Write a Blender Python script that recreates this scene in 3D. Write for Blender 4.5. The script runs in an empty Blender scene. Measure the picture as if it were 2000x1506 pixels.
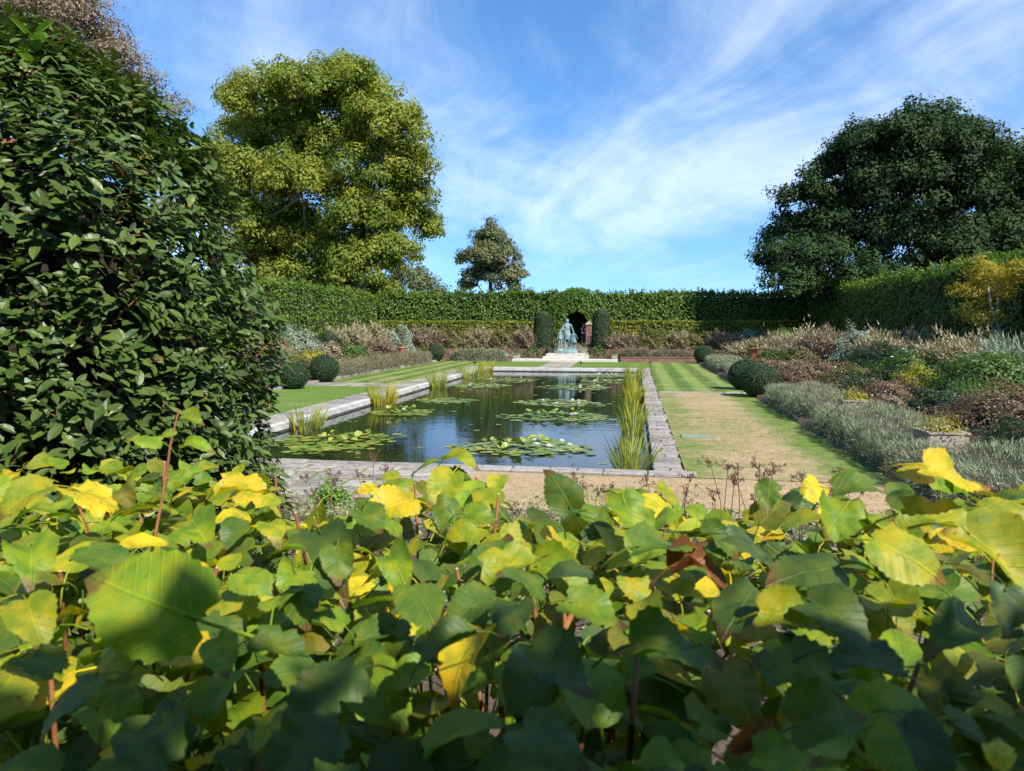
import bpy, math, random
import numpy as np
R = math.radians
rng = np.random.default_rng(11)
random.seed(11)
scene = bpy.context.scene
COL = scene.collection

# ------------------------------------------------------------------ camera
cam_d = bpy.data.cameras.new("camera")
cam = bpy.data.objects.new("camera", cam_d)
COL.objects.link(cam)
cam.location = (0, 0, 2.66)
cam.rotation_euler = (R(90 - 4.677), 0, R(9.496))
cam_d.sensor_width = 36
cam_d.lens = 25.74
cam_d.clip_start = 0.05
cam_d.clip_end = 3000
cam_d.dof.use_dof = True
cam_d.dof.focus_distance = 7.0
cam_d.dof.aperture_fstop = 11.0
scene.camera = cam

# ------------------------------------------------------------------ light
SUN_EL = 44.0
SUN_AZ = 133.0            # clockwise from +Y
world = bpy.data.worlds.new("World")
scene.world = world
world.use_nodes = True
wn, wl = world.node_tree.nodes, world.node_tree.links
wn.clear()
def N(nodes, typ, **kw):
    n = nodes.new(typ)
    for k, v in kw.items():
        if k.startswith('i_'):
            n.inputs[k[2:].replace('_', ' ')].default_value = v
        elif k.startswith('n'):
            n.inputs[int(k[1:])].default_value = v
        else:
            setattr(n, k, v)
    return n
out = N(wn, 'ShaderNodeOutputWorld')
bg = N(wn, 'ShaderNodeBackground')
bg.inputs['Strength'].default_value = 0.135
sky = wn.new('ShaderNodeTexSky')
sky.sky_type = 'NISHITA'
sky.sun_disc = False
sky.sun_elevation = R(SUN_EL)
sky.sun_rotation = R(SUN_AZ)
sky.altitude = 50
sky.air_density = 1.0
sky.dust_density = 0.0
sky.ozone_density = 4.5
CLX, CLY = 0.4, 0.2
# cirrus: noise on a plane high above, by view direction (same sky all round)
tc = N(wn, 'ShaderNodeTexCoord')
sep = N(wn, 'ShaderNodeSeparateXYZ')
wl.new(tc.outputs['Generated'], sep.inputs[0])
def wmath(op, a, b=None, clamp=False):
    m = N(wn, 'ShaderNodeMath', operation=op, use_clamp=clamp)
    for i, v in enumerate((a, b)):
        if v is None: continue
        if isinstance(v, (int, float)): m.inputs[i].default_value = v
        else: wl.new(v, m.inputs[i])
    return m.outputs[0]
# clear air: the pale band hugs the horizon, so look a little above it everywhere
lift = N(wn, 'ShaderNodeCombineXYZ')
wl.new(sep.outputs[0], lift.inputs[0]); wl.new(sep.outputs[1], lift.inputs[1])
wl.new(wmath('ADD', wmath('MULTIPLY', wmath('MAXIMUM', sep.outputs[2], 0.0), 0.86), 0.13), lift.inputs[2])
wl.new(lift.outputs[0], sky.inputs['Vector'])
zc = wmath('ADD', wmath('MAXIMUM', sep.outputs[2], 0.0), 0.16)
comb = N(wn, 'ShaderNodeCombineXYZ')
wl.new(wmath('DIVIDE', sep.outputs[0], zc), comb.inputs[0])
wl.new(wmath('DIVIDE', sep.outputs[1], zc), comb.inputs[1])
def wnoise(vec, **kw):
    q = N(wn, 'ShaderNodeTexNoise', **kw); wl.new(vec, q.inputs['Vector']); return q
def wmap(vec, ang, sc, loc=(0, 0, 0)):
    q = N(wn, 'ShaderNodeMapping', vector_type='TEXTURE')
    q.inputs['Rotation'].default_value = (0, 0, R(ang)); q.inputs['Scale'].default_value = (*sc, 1); q.inputs['Location'].default_value = loc
    wl.new(vec, q.inputs[0]); return q.outputs[0]
# bend the sheet with a slow noise so that the fibres curl
wa = wnoise(comb.outputs[0], i_Scale=0.55, i_Detail=2.0)
wsub = N(wn, 'ShaderNodeVectorMath', operation='SUBTRACT'); wsub.inputs[1].default_value = (.5, .5, .5); wl.new(wa.outputs['Color'], wsub.inputs[0])
wsc = N(wn, 'ShaderNodeVectorMath', operation='SCALE'); wsc.inputs['Scale'].default_value = 1.1; wl.new(wsub.outputs[0], wsc.inputs[0])
wad = N(wn, 'ShaderNodeVectorMath', operation='ADD'); wl.new(comb.outputs[0], wad.inputs[0]); wl.new(wsc.outputs[0], wad.inputs[1])
pat = wnoise(wmap(wad.outputs[0], 100, (1.5, 1.0), (CLX, CLY, 0)), i_Scale=0.8, i_Detail=5.0, i_Roughness=0.55)
fib = wnoise(wmap(wad.outputs[0], 112, (3.0, .55)), i_Scale=1.6, i_Detail=12.0, i_Roughness=0.66, i_Distortion=0.15)
fin = wnoise(wmap(wad.outputs[0], 60, (1.6, .5)), i_Scale=3.2, i_Detail=8.0, i_Roughness=0.65)
s = wmath('ADD', wmath('MULTIPLY', pat.outputs[0], 0.72), wmath('ADD', wmath('MULTIPLY', fib.outputs[0], 0.36), wmath('MULTIPLY', fin.outputs[0], 0.14)))
mr = N(wn, 'ShaderNodeMapRange', interpolation_type='SMOOTHSTEP')
mr.inputs['From Min'].default_value = 0.52
mr.inputs['From Max'].default_value = 0.82
mr.inputs['To Max'].default_value = 0.47
wl.new(s, mr.inputs['Value'])
hz = N(wn, 'ShaderNodeMapRange', interpolation_type='SMOOTHSTEP'); hz.inputs['From Max'].default_value = 0.16; hz.inputs['To Min'].default_value = 0.25
wl.new(sep.outputs[2], hz.inputs['Value'])
cov = wmath('MULTIPLY', mr.outputs[0], hz.outputs[0])
mix = N(wn, 'ShaderNodeMix', data_type='RGBA')
wl.new(cov, mix.inputs['Factor'])
hs = N(wn, 'ShaderNodeHueSaturation')
hs.inputs['Saturation'].default_value = 1.16
hs.inputs['Hue'].default_value = 0.5
wl.new(sky.outputs[0], hs.inputs['Color'])
wl.new(hs.outputs[0], mix.inputs['A'])
mix.inputs['B'].default_value = (5.9, 6.3, 6.8, 1)
wl.new(mix.outputs['Result'], bg.inputs['Color'])
wl.new(bg.outputs[0], out.inputs[0])

sun_d = bpy.data.lights.new("sun", 'SUN')
sun_d.energy = 5.0
sun_d.angle = R(0.53)
sun_d.color = (1.0, 0.95, 0.86)
sun = bpy.data.objects.new("sun", sun_d)
COL.objects.link(sun)
sun.rotation_euler = (R(90 - SUN_EL), 0, R(180 - SUN_AZ))
sun.location = (30, -20, 40)

scene.view_settings.view_transform = 'Standard'
scene.view_settings.look = 'None'
scene.view_settings.exposure = 0.82
scene.view_settings.gamma = 1.0
scene.cycles.max_bounces = 6
scene.cycles.transparent_max_bounces = 4
scene.cycles.caustics_reflective = False
scene.cycles.caustics_refractive = False

# ------------------------------------------------------------------ helpers
def tag(o, label=None, cat=None, group=None, kind=None):
    if label: o['label'] = label
    if cat: o['category'] = cat
    if group: o['group'] = group
    if kind: o['kind'] = kind
    return o
def empty(name, loc=(0, 0, 0), rz=0):
    o = bpy.data.objects.new(name, None)
    o.empty_display_size = 0.1
    o.location = loc
    o.rotation_euler = (0, 0, rz)
    COL.objects.link(o)
    return o
def link(name, me, mat=None, parent=None):
    o = bpy.data.objects.new(name, me)
    if mat is not None and len(me.materials) == 0:
        me.materials.append(mat)
    COL.objects.link(o)
    if parent is not None: o.parent = parent
    return o
def np_mesh(name, V, polys, smooth=False, attrs=None):
    """polys: list of int arrays (n,k)"""
    V = np.asarray(V, dtype=np.float32)
    me = bpy.data.meshes.new(name)
    me.vertices.add(len(V))
    me.vertices.foreach_set('co', V.ravel())
    tot = sum(p.size for p in polys)
    nf = sum(len(p) for p in polys)
    me.loops.add(tot)
    me.loops.foreach_set('vertex_index', np.concatenate([np.asarray(p, dtype=np.int32).ravel() for p in polys]))
    me.polygons.add(nf)
    ls = np.concatenate([np.full(len(p), p.shape[1], dtype=np.int32) for p in polys])
    st = np.concatenate([[0], np.cumsum(ls)[:-1]]).astype(np.int32)
    me.polygons.foreach_set('loop_start', st)
    me.polygons.foreach_set('use_smooth', np.full(nf, bool(smooth)))
    me.update(calc_edges=True)
    for k, a in (attrs or {}).items():
        a = np.asarray(a, dtype=np.float32)
        if a.ndim == 1:
            at = me.attributes.new(k, 'FLOAT', 'POINT')
            at.data.foreach_set('value', a)
        else:
            at = me.attributes.new(k, 'FLOAT_VECTOR', 'POINT')
            at.data.foreach_set('vector', a.ravel())
    return me
def frames(nrm, spin=None):
    """(n,3) normals -> (n,3,3) with rows x,y,z (y = random tangent)"""
    n = len(nrm)
    z = nrm / (np.linalg.norm(nrm, axis=1, keepdims=True) + 1e-9)
    t = rng.normal(size=(n, 3)) if spin is None else spin
    y = t - (t * z).sum(1, keepdims=True) * z
    y /= (np.linalg.norm(y, axis=1, keepdims=True) + 1e-9)
    x = np.cross(y, z)
    return np.stack([x, y, z], axis=1)
def scatter(TV, TF, pos, fr, sc):
    """instances of template as one vertex/poly array"""
    n, m = len(pos), len(TV)
    sc = np.asarray(sc)
    if sc.ndim == 1: sc = sc[:, None]
    L = TV[None] * sc[:, None, :] if sc.shape[1] == 3 else TV[None] * sc[:, :, None]
    V = np.einsum('nmk,nkj->nmj', L, fr) + pos[:, None, :]
    F = [(np.asarray(f)[None] + (np.arange(n) * m)[:, None, None]).reshape(-1, np.asarray(f).shape[1]) for f in TF]
    return V.reshape(-1, 3), F
KITE_V = np.array([(0, -.5, 0), (.27, -.05, .07), (0, .5, -.05), (-.27, -.05, .07)])
KITE_F = [np.array([(0, 1, 2), (0, 2, 3)])]
BLADE_V = np.array([(-.5, 0, 0), (.5, 0, 0), (0, 1, 0)])
BLADE_F = [np.array([(0, 1, 2)])]
def tint_arr(t, m):
    return np.repeat(np.asarray(t, dtype=np.float32), m)
def leaf_mesh(name, pos, nrm, size, tint, TV=KITE_V, TF=KITE_F, spin=None):
    fr = frames(nrm, spin)
    V, F = scatter(TV, TF, pos, fr, size)
    return np_mesh(name, V, F, attrs={'tint': tint_arr(tint, len(TV))})
def unit(n):
    v = rng.normal(size=(n, 3))
    return v / np.linalg.norm(v, axis=1, keepdims=True)
def wob(x, seed=0, f=1.0):
    r = np.random.default_rng(seed)
    v = 0
    for k in range(5):
        v = v + np.sin(x * f * (0.7 + k * 0.83) + r.uniform(0, 6.28)) / (1 + k * .6)
    return v / 2.4
def tube(pts, rad, seg=6):
    pts = np.asarray(pts, float); n = len(pts)
    rad = np.broadcast_to(rad, (n,))
    V = []
    for i in range(n):
        d = pts[min(i + 1, n - 1)] - pts[max(i - 1, 0)]
        d /= np.linalg.norm(d) + 1e-9
        a = np.cross(d, (0.31, .95, 0.05)); a /= np.linalg.norm(a) + 1e-9
        b = np.cross(d, a)
        for k in range(seg):
            t = 2 * math.pi * k / seg
            V.append(pts[i] + rad[i] * (a * math.cos(t) + b * math.sin(t)))
    F = []
    for i in range(n - 1):
        for k in range(seg):
            k2 = (k + 1) % seg
            F.append((i * seg + k, i * seg + k2, (i + 1) * seg + k2, (i + 1) * seg + k))
    # caps
    V.append(pts[0]); V.append(pts[-1])
    T = []
    for k in range(seg):
        k2 = (k + 1) % seg
        T.append((len(V) - 2, k2, k)); T.append((len(V) - 1, (n - 1) * seg + k, (n - 1) * seg + k2))
    return np.array(V), np.array(F), np.array(T)
class Geo:
    def __init__(s): s.V = []; s.Q = []; s.T = []; s.n = 0
    def add(s, V, Q=None, T=None):
        V = np.asarray(V, float)
        if Q is not None and len(Q): s.Q.append(np.asarray(Q) + s.n)
        if T is not None and len(T): s.T.append(np.asarray(T) + s.n)
        s.V.append(V); s.n += len(V)
    def tube(s, pts, rad, seg=6):
        s.add(*tube(pts, rad, seg))
    def box(s, c, d, rz=0, taper=1.0):
        x, y, z = [v / 2 for v in d]
        P = np.array([(-x * taper, -y * taper, -z), (x * taper, -y * taper, -z), (x * taper, y * taper, -z), (-x * taper, y * taper, -z), (-x, -y, z), (x, -y, z), (x, y, z), (-x, y, z)])
        ca, sa = math.cos(rz), math.sin(rz)
        P = np.stack([P[:, 0] * ca - P[:, 1] * sa, P[:, 0] * sa + P[:, 1] * ca, P[:, 2]], 1) + np.array(c)
        s.add(P, [(0, 3, 2, 1), (4, 5, 6, 7), (0, 1, 5, 4), (1, 2, 6, 5), (2, 3, 7, 6), (3, 0, 4, 7)])
    def lathe(s, prof, c=(0, 0, 0), seg=16):
        V = []
        for r, z in prof:
            for k in range(seg):
                t = 2 * math.pi * k / seg
                V.append((c[0] + r * math.cos(t), c[1] + r * math.sin(t), c[2] + z))
        Q = []
        for i in range(len(prof) - 1):
            for k in range(seg):
                k2 = (k + 1) % seg
                Q.append((i * seg + k, i * seg + k2, (i + 1) * seg + k2, (i + 1) * seg + k))
        s.add(V, Q)
    def mesh(s, name, smooth=False, attrs=None):
        P = []
        if s.Q: P.append(np.concatenate(s.Q))
        if s.T: P.append(np.concatenate(s.T))
        return np_mesh(name, np.concatenate(s.V), P, smooth, attrs)
def bevel_box(sx, sy, sz, b, jit=0.0, rnd=None):
    """bevelled, slightly uneven block, origin at its top centre-bottom"""
    rnd = rnd or random
    x, y = sx / 2, sy / 2
    cs = [(-x, -y), (x, -y), (x, y), (-x, y)]
    cs = [(a + rnd.uniform(-jit, jit), c + rnd.uniform(-jit, jit)) for a, c in cs]
    def ring(ins, z): return [(a - math.copysign(ins, a), c - math.copysign(ins, c), z) for a, c in cs]
    V = ring(0, -sz) + ring(0, -b) + ring(b, 0)
    for i in range(8, 12): V[i] = (V[i][0], V[i][1], rnd.uniform(-jit, jit) * .25)
    Q = [(8, 9, 10, 11)]
    for r0 in (0, 4):
        for k in range(4):
            k2 = (k + 1) % 4
            Q.append((r0 + k, r0 + k2, r0 + 4 + k2, r0 + 4 + k))
    return np.array(V), np.array(Q)

# ------------------------------------------------------------------ materials
M = {}
def mat(name):
    m = bpy.data.materials.new(name)
    m.use_nodes = True
    nt = m.node_tree
    nt.nodes.clear()
    o = nt.nodes.new('ShaderNodeOutputMaterial')
    M[name] = m
    return m, nt.nodes, nt.links, o
def ramp(nodes, cols):
    r = nodes.new('ShaderNodeValToRGB')
    e = r.color_ramp.elements
    n = len(cols)
    while len(e) < n: e.new(0.5)
    for i, c in enumerate(cols):
        p = i / (n - 1) if len(c) == 3 else c[3]
        e[i].position = p
        e[i].color = (c[0], c[1], c[2], 1)
    return r
def foliage(name, cols, rough=.5, trans=.3, spec=.35, tcol=None, big=None):
    m, n, l, o = mat(name)
    at = N(n, 'ShaderNodeAttribute', attribute_name='tint')
    uo = N(n, 'ShaderNodeAttribute', attribute_name='useobj')
    oi = n.new('ShaderNodeObjectInfo')
    mu = N(n, 'ShaderNodeMath', operation='MULTIPLY_ADD')
    l.new(uo.outputs['Fac'], mu.inputs[0]); l.new(oi.outputs['Random'], mu.inputs[1]); l.new(at.outputs['Fac'], mu.inputs[2])
    r = ramp(n, cols)
    fac = mu.outputs[0]
    if big:
        # broad natural colour patches (leaf ageing), in object space
        tcn = n.new('ShaderNodeTexCoord')
        nz = N(n, 'ShaderNodeTexNoise', i_Scale=big[0], i_Detail=2.0)
        l.new(tcn.outputs['Object'], nz.inputs['Vector'])
        m1 = N(n, 'ShaderNodeMath', operation='SUBTRACT', n1=.5); l.new(nz.outputs[0], m1.inputs[0])
        m2 = N(n, 'ShaderNodeMath', operation='MULTIPLY_ADD', n1=big[1]); l.new(m1.outputs[0], m2.inputs[0]); l.new(fac, m2.inputs[2])
        fac = m2.outputs[0]
    l.new(fac, r.inputs[0])
    p = n.new('ShaderNodeBsdfPrincipled')
    p.inputs['Roughness'].default_value = rough
    p.inputs['Specular IOR Level'].default_value = spec
    l.new(r.outputs[0], p.inputs['Base Color'])
    if trans > 0:
        t = n.new('ShaderNodeBsdfTranslucent')
        g = N(n, 'ShaderNodeMix', data_type='RGBA', blend_type='MULTIPLY')
        g.inputs['Factor'].default_value = 1
        g.inputs['B'].default_value = (*(tcol or (1.5, 1.5, .7)), 1)
        l.new(r.outputs[0], g.inputs['A']); l.new(g.outputs['Result'], t.inputs['Color'])
        ms = n.new('ShaderNodeMixShader'); ms.inputs[0].default_value = trans
        l.new(p.outputs[0], ms.inputs[1]); l.new(t.outputs[0], ms.inputs[2]); l.new(ms.outputs[0], o.inputs[0])
    else:
        l.new(p.outputs[0], o.inputs[0])
    return m
def surf(name, cols, scale=4, detail=6, rough=.85, bump=.3, bscale=None, spec=.2, dist=.02, coord='Object', stretch=(1, 1, 1)):
    m, n, l, o = mat(name)
    tcn = n.new('ShaderNodeTexCoord')
    mpn = n.new('ShaderNodeMapping'); mpn.inputs['Scale'].default_value = stretch
    l.new(tcn.outputs[coord], mpn.inputs[0])
    nz = N(n, 'ShaderNodeTexNoise', i_Scale=scale, i_Detail=detail, i_Roughness=.62)
    l.new(mpn.outputs[0], nz.inputs['Vector'])
    oi = n.new('ShaderNodeObjectInfo')
    ma = N(n, 'ShaderNodeMath', operation='MULTIPLY_ADD', n1=.22); l.new(oi.outputs['Random'], ma.inputs[0]); l.new(nz.outputs[0], ma.inputs[2])
    sb = N(n, 'ShaderNodeMath', operation='SUBTRACT', n1=.11); l.new(ma.outputs[0], sb.inputs[0])
    mrn = N(n, 'ShaderNodeMapRange'); mrn.inputs['From Min'].default_value = .28; mrn.inputs['From Max'].default_value = .74
    l.new(sb.outputs[0], mrn.inputs['Value'])
    r = ramp(n, cols); l.new(mrn.outputs[0], r.inputs[0])
    p = n.new('ShaderNodeBsdfPrincipled'); p.inputs['Roughness'].default_value = rough; p.inputs['Specular IOR Level'].default_value = spec
    l.new(r.outputs[0], p.inputs['Base Color'])
    nb = N(n, 'ShaderNodeTexNoise', i_Scale=bscale or scale * 6, i_Detail=6, i_Roughness=.65)
    l.new(mpn.outputs[0], nb.inputs['Vector'])
    b = N(n, 'ShaderNodeBump', i_Strength=bump, i_Distance=dist); l.new(nb.outputs[0], b.inputs['Height']); l.new(b.outputs[0], p.inputs['Normal'])
    l.new(p.outputs[0], o.inputs[0])
    return m
foliage('laurel', [(.034, .060, .012), (.052, .088, .017), (.080, .122, .022), (.120, .155, .030)], rough=.42, trans=.18, spec=.32)
foliage('laurel_old', [(.15, .05, .018), (.20, .08, .03), (.13, .035, .014)], rough=.6, trans=.2)
foliage('laurel_bud', [(.22, .16, .03), (.26, .20, .05), (.24, .09, .03)], rough=.6, trans=0)
foliage('hedge', [(.038, .088, .012), (.078, .145, .016), (.135, .20, .022), (.20, .235, .03)], trans=.3, big=(.35, .9))
foliage('hedge_low', [(.07, .11, .012), (.14, .18, .016), (.22, .23, .02), (.30, .23, .035)], trans=.3, big=(.5, .9))
foliage('plane', [(.085, .125, .013), (.155, .20, .018), (.24, .265, .026), (.34, .30, .045)], trans=.38, big=(.13, 1.1))
foliage('oak', [(.015, .036, .012), (.027, .056, .016), (.042, .074, .02), (.060, .092, .026)], trans=.16, big=(.2, .6), rough=.6, spec=.15)
foliage('fartree', [(.06, .085, .035), (.10, .13, .045), (.15, .155, .055), (.20, .15, .06)], trans=.25, big=(.25, .8))
foliage('browntree', [(.11, .075, .045), (.17, .125, .08), (.24, .18, .12), (.14, .13, .06)], trans=.25)
foliage('box', [(.014, .040, .014), (.024, .060, .020), (.040, .082, .026)], trans=.15)
foliage('yew', [(.016, .036, .012), (.028, .056, .016), (.045, .078, .022)], trans=.15)
foliage('lavender', [(.12, .13, .065), (.19, .21, .115), (.27, .29, .18), (.32, .30, .17)], trans=.2, big=(.6, 1.0), tcol=(1.1, 1.1, .8))
foliage('lavender_dry', [(.14, .11, .07), (.20, .17, .10), (.24, .22, .13), (.17, .18, .09)], trans=.2, tcol=(1.1, 1, .8))
foliage('reed', [(.10, .17, .02), (.19, .27, .035), (.32, .36, .06), (.46, .36, .05)], trans=.35, rough=.45, tcol=(1.2, 1.2, .7))
foliage('reed_gold', [(.18, .23, .02), (.32, .31, .03), (.46, .38, .035), (.30, .34, .06)], trans=.35, rough=.45, tcol=(1.2, 1.2, .7))
foliage('lily', [(.08, .14, .018), (.13, .205, .024), (.20, .27, .04), (.26, .29, .05), (.32, .28, .05)], trans=.1, rough=.35, spec=.5)
foliage('p_beige', [(.13, .14, .05), (.22, .19, .09), (.34, .29, .17), (.44, .39, .25), (.24, .23, .10)], trans=.2, tcol=(1.1, 1, .8))
foliage('p_pink', [(.10, .12, .045), (.17, .12, .075), (.27, .20, .13), (.36, .29, .20), (.17, .17, .07)], trans=.2, tcol=(1.1, 1, .8))
foliage('p_green', [(.030, .075, .014), (.055, .115, .020), (.09, .16, .025), (.15, .19, .03)], trans=.3)
foliage('p_dark', [(.020, .045, .018), (.032, .065, .024), (.055, .09, .03)], trans=.2)
foliage('p_olive', [(.075, .085, .025), (.12, .13, .035), (.18, .17, .05), (.16, .11, .05)], trans=.3)
foliage('p_yellow', [(.18, .20, .02), (.32, .30, .03), (.42, .34, .03), (.16, .22, .03)], trans=.35)
foliage('p_rust', [(.08, .10, .03), (.11, .06, .035), (.18, .105, .058), (.25, .165, .10), (.11, .12, .04)], trans=.2, tcol=(1.1, 1, .8))
foliage('p_silver', [(.16, .20, .13), (.24, .29, .20), (.34, .38, .28)], trans=.2, tcol=(1.1, 1.1, .9))
foliage('p_dead', [(.07, .028, .016), (.12, .05, .028), (.17, .085, .045)], trans=.1, tcol=(1.1, 1, .8))
foliage('petal', [(.72, .72, .66), (.8, .8, .74), (.75, .70, .66)], trans=.2, tcol=(1, 1, 1))
foliage('petal_violet', [(.20, .13, .42), (.28, .18, .5)], trans=.2, tcol=(1, 1, 1))
foliage('petal_red', [(.45, .05, .03), (.5, .10, .04)], trans=.2, tcol=(1, 1, 1))
foliage('grass_blade', [(.06, .13, .015), (.11, .18, .025), (.26, .22, .09), (.40, .30, .17)], trans=.25)
surf('lav_core', [(.05, .05, .03), (.085, .085, .055), (.12, .115, .08)], scale=6, bump=1.0, dist=.05, bscale=25)
foliage('p_yellowgreen', [(.06, .15, .012), (.12, .24, .018), (.20, .32, .025)], trans=.3)
foliage('cover_near', [(.13, .10, .06), (.24, .21, .12), (.30, .29, .17), (.14, .15, .06)], trans=.2)
foliage('cover', [(.09, .05, .03), (.14, .10, .05), (.10, .12, .04), (.16, .16, .07), (.20, .14, .09)], trans=.25)
foliage('p_gold', [(.16, .16, .014), (.30, .25, .02), (.40, .33, .03), (.18, .20, .02)], trans=.4)
surf('p_stalk', [(.10, .05, .035), (.2, .11, .07)], scale=20)
surf('bark', [(.035, .028, .02), (.065, .052, .04), (.11, .09, .07)], scale=3, stretch=(1, 1, .25), bump=.6)
surf('bark_pale', [(.13, .115, .085), (.24, .22, .17), (.36, .34, .28)], scale=1.2, bump=.3)
surf('twig', [(.10, .035, .018), (.20, .075, .03), (.28, .13, .045)], scale=18, rough=.55, bump=.2)
surf('twig_end', [(.5, .42, .3), (.6, .52, .4)], scale=40)
surf('core', [(.020, .016, .010), (.03, .027, .014), (.036, .036, .016)], scale=2, bump=1.0, dist=.1, bscale=7)  # wood brown kept near black, painting the shade inside foliage
surf('soil', [(.055, .038, .026), (.10, .072, .048), (.15, .115, .08)], scale=3, bump=.8, dist=.05)
surf('stone', [(.15, .13, .11), (.26, .23, .20), (.36, .33, .29)], scale=5, bump=.6, dist=.01)
surf('stone_old', [(.10, .088, .075), (.19, .168, .145), (.28, .255, .225), (.36, .335, .30)], scale=7, bump=.9, dist=.015)
surf('limestone', [(.36, .33, .285), (.47, .435, .38), (.55, .52, .46)], scale=3, bump=.25, dist=.006)
surf('white_wall', [(.26, .25, .235), (.42, .41, .39), (.54, .53, .505)], scale=2.2, bump=.3, dist=.006, stretch=(1, 1, 2.5))
surf('wet_wall', [(.05, .05, .04), (.10, .095, .08), (.16, .15, .13)], scale=3, rough=.4)
surf('pool_floor', [(.008, .011, .006), (.016, .02, .01)], scale=2)
surf('terracotta', [(.36, .11, .055), (.46, .16, .08), (.52, .22, .13)], scale=8, bump=.15)
surf('oak_wood', [(.17, .14, .11), (.27, .235, .19), (.36, .32, .27)], scale=4, stretch=(1.5, 1.5, 14), bump=.35, dist=.004)
surf('verdigris', [(.04, .08, .09), (.10, .18, .195), (.21, .31, .32), (.36, .45, .44)], scale=3.5, rough=.6, bump=.2)
surf('black_iron', [(.008, .008, .009), (.016, .016, .017)], scale=10, rough=.4, spec=.5)
surf('cloth_black', [(.012, .012, .015), (.024, .024, .03)], scale=8)
surf('cloth_pink', [(.50, .23, .24), (.58, .30, .30)], scale=8)
surf('cloth_lilac', [(.30, .32, .55), (.38, .40, .62)], scale=8)
surf('cloth_navy', [(.02, .025, .05), (.035, .04, .07)], scale=8)
surf('skin', [(.45, .27, .20), (.55, .35, .27)], scale=8, rough=.6)
surf('hair', [(.04, .025, .015), (.07, .045, .03)], scale=20)
surf('straw_hat', [(.035, .03, .03), (.06, .05, .05)], scale=20)
surf('cover_green', [(.14, .19, .12), (.19, .24, .16), (.24, .28, .20)], scale=12, bump=.4)
surf('cap_stone', [(.26, .19, .14), (.36, .27, .21)], scale=6)

def brick_mat(name, rot):
    m, n, l, o = mat(name)
    tcn = n.new('ShaderNodeTexCoord')
    mpn = n.new('ShaderNodeMapping'); mpn.inputs['Rotation'].default_value = rot
    l.new(tcn.outputs['Object'], mpn.inputs[0])
    b = N(n, 'ShaderNodeTexBrick')
    b.inputs['Color1'].default_value = (.15, .065, .045, 1); b.inputs['Color2'].default_value = (.22, .10, .07, 1)
    b.inputs['Mortar'].default_value = (.22, .18, .15, 1)
    b.inputs['Scale'].default_value = 1.0; b.inputs['Brick Width'].default_value = .225; b.inputs['Row Height'].default_value = .075; b.inputs['Mortar Size'].default_value = .008
    l.new(mpn.outputs[0], b.inputs['Vector'])
    nz = N(n, 'ShaderNodeTexNoise', i_Scale=2.0, i_Detail=5); l.new(tcn.outputs['Object'], nz.inputs['Vector'])
    mx = N(n, 'ShaderNodeMix', data_type='RGBA', blend_type='OVERLAY'); mx.inputs['Factor'].default_value = .5
    l.new(b.outputs['Color'], mx.inputs['A']); l.new(nz.outputs[0], mx.inputs['B'])
    p = n.new('ShaderNodeBsdfPrincipled'); p.inputs['Roughness'].default_value = .9
    bm_ = N(n, 'ShaderNodeBump', i_Strength=.5, i_Distance=.01, invert=True); l.new(b.outputs['Fac'], bm_.inputs['Height']); l.new(bm_.outputs[0], p.inputs['Normal'])
    l.new(mx.outputs['Result'], p.inputs['Base Color']); l.new(p.outputs[0], o.inputs[0])
brick_mat('brick', (R(90), 0, 0))
brick_mat('brick_side', (R(90), 0, R(90)))

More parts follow.
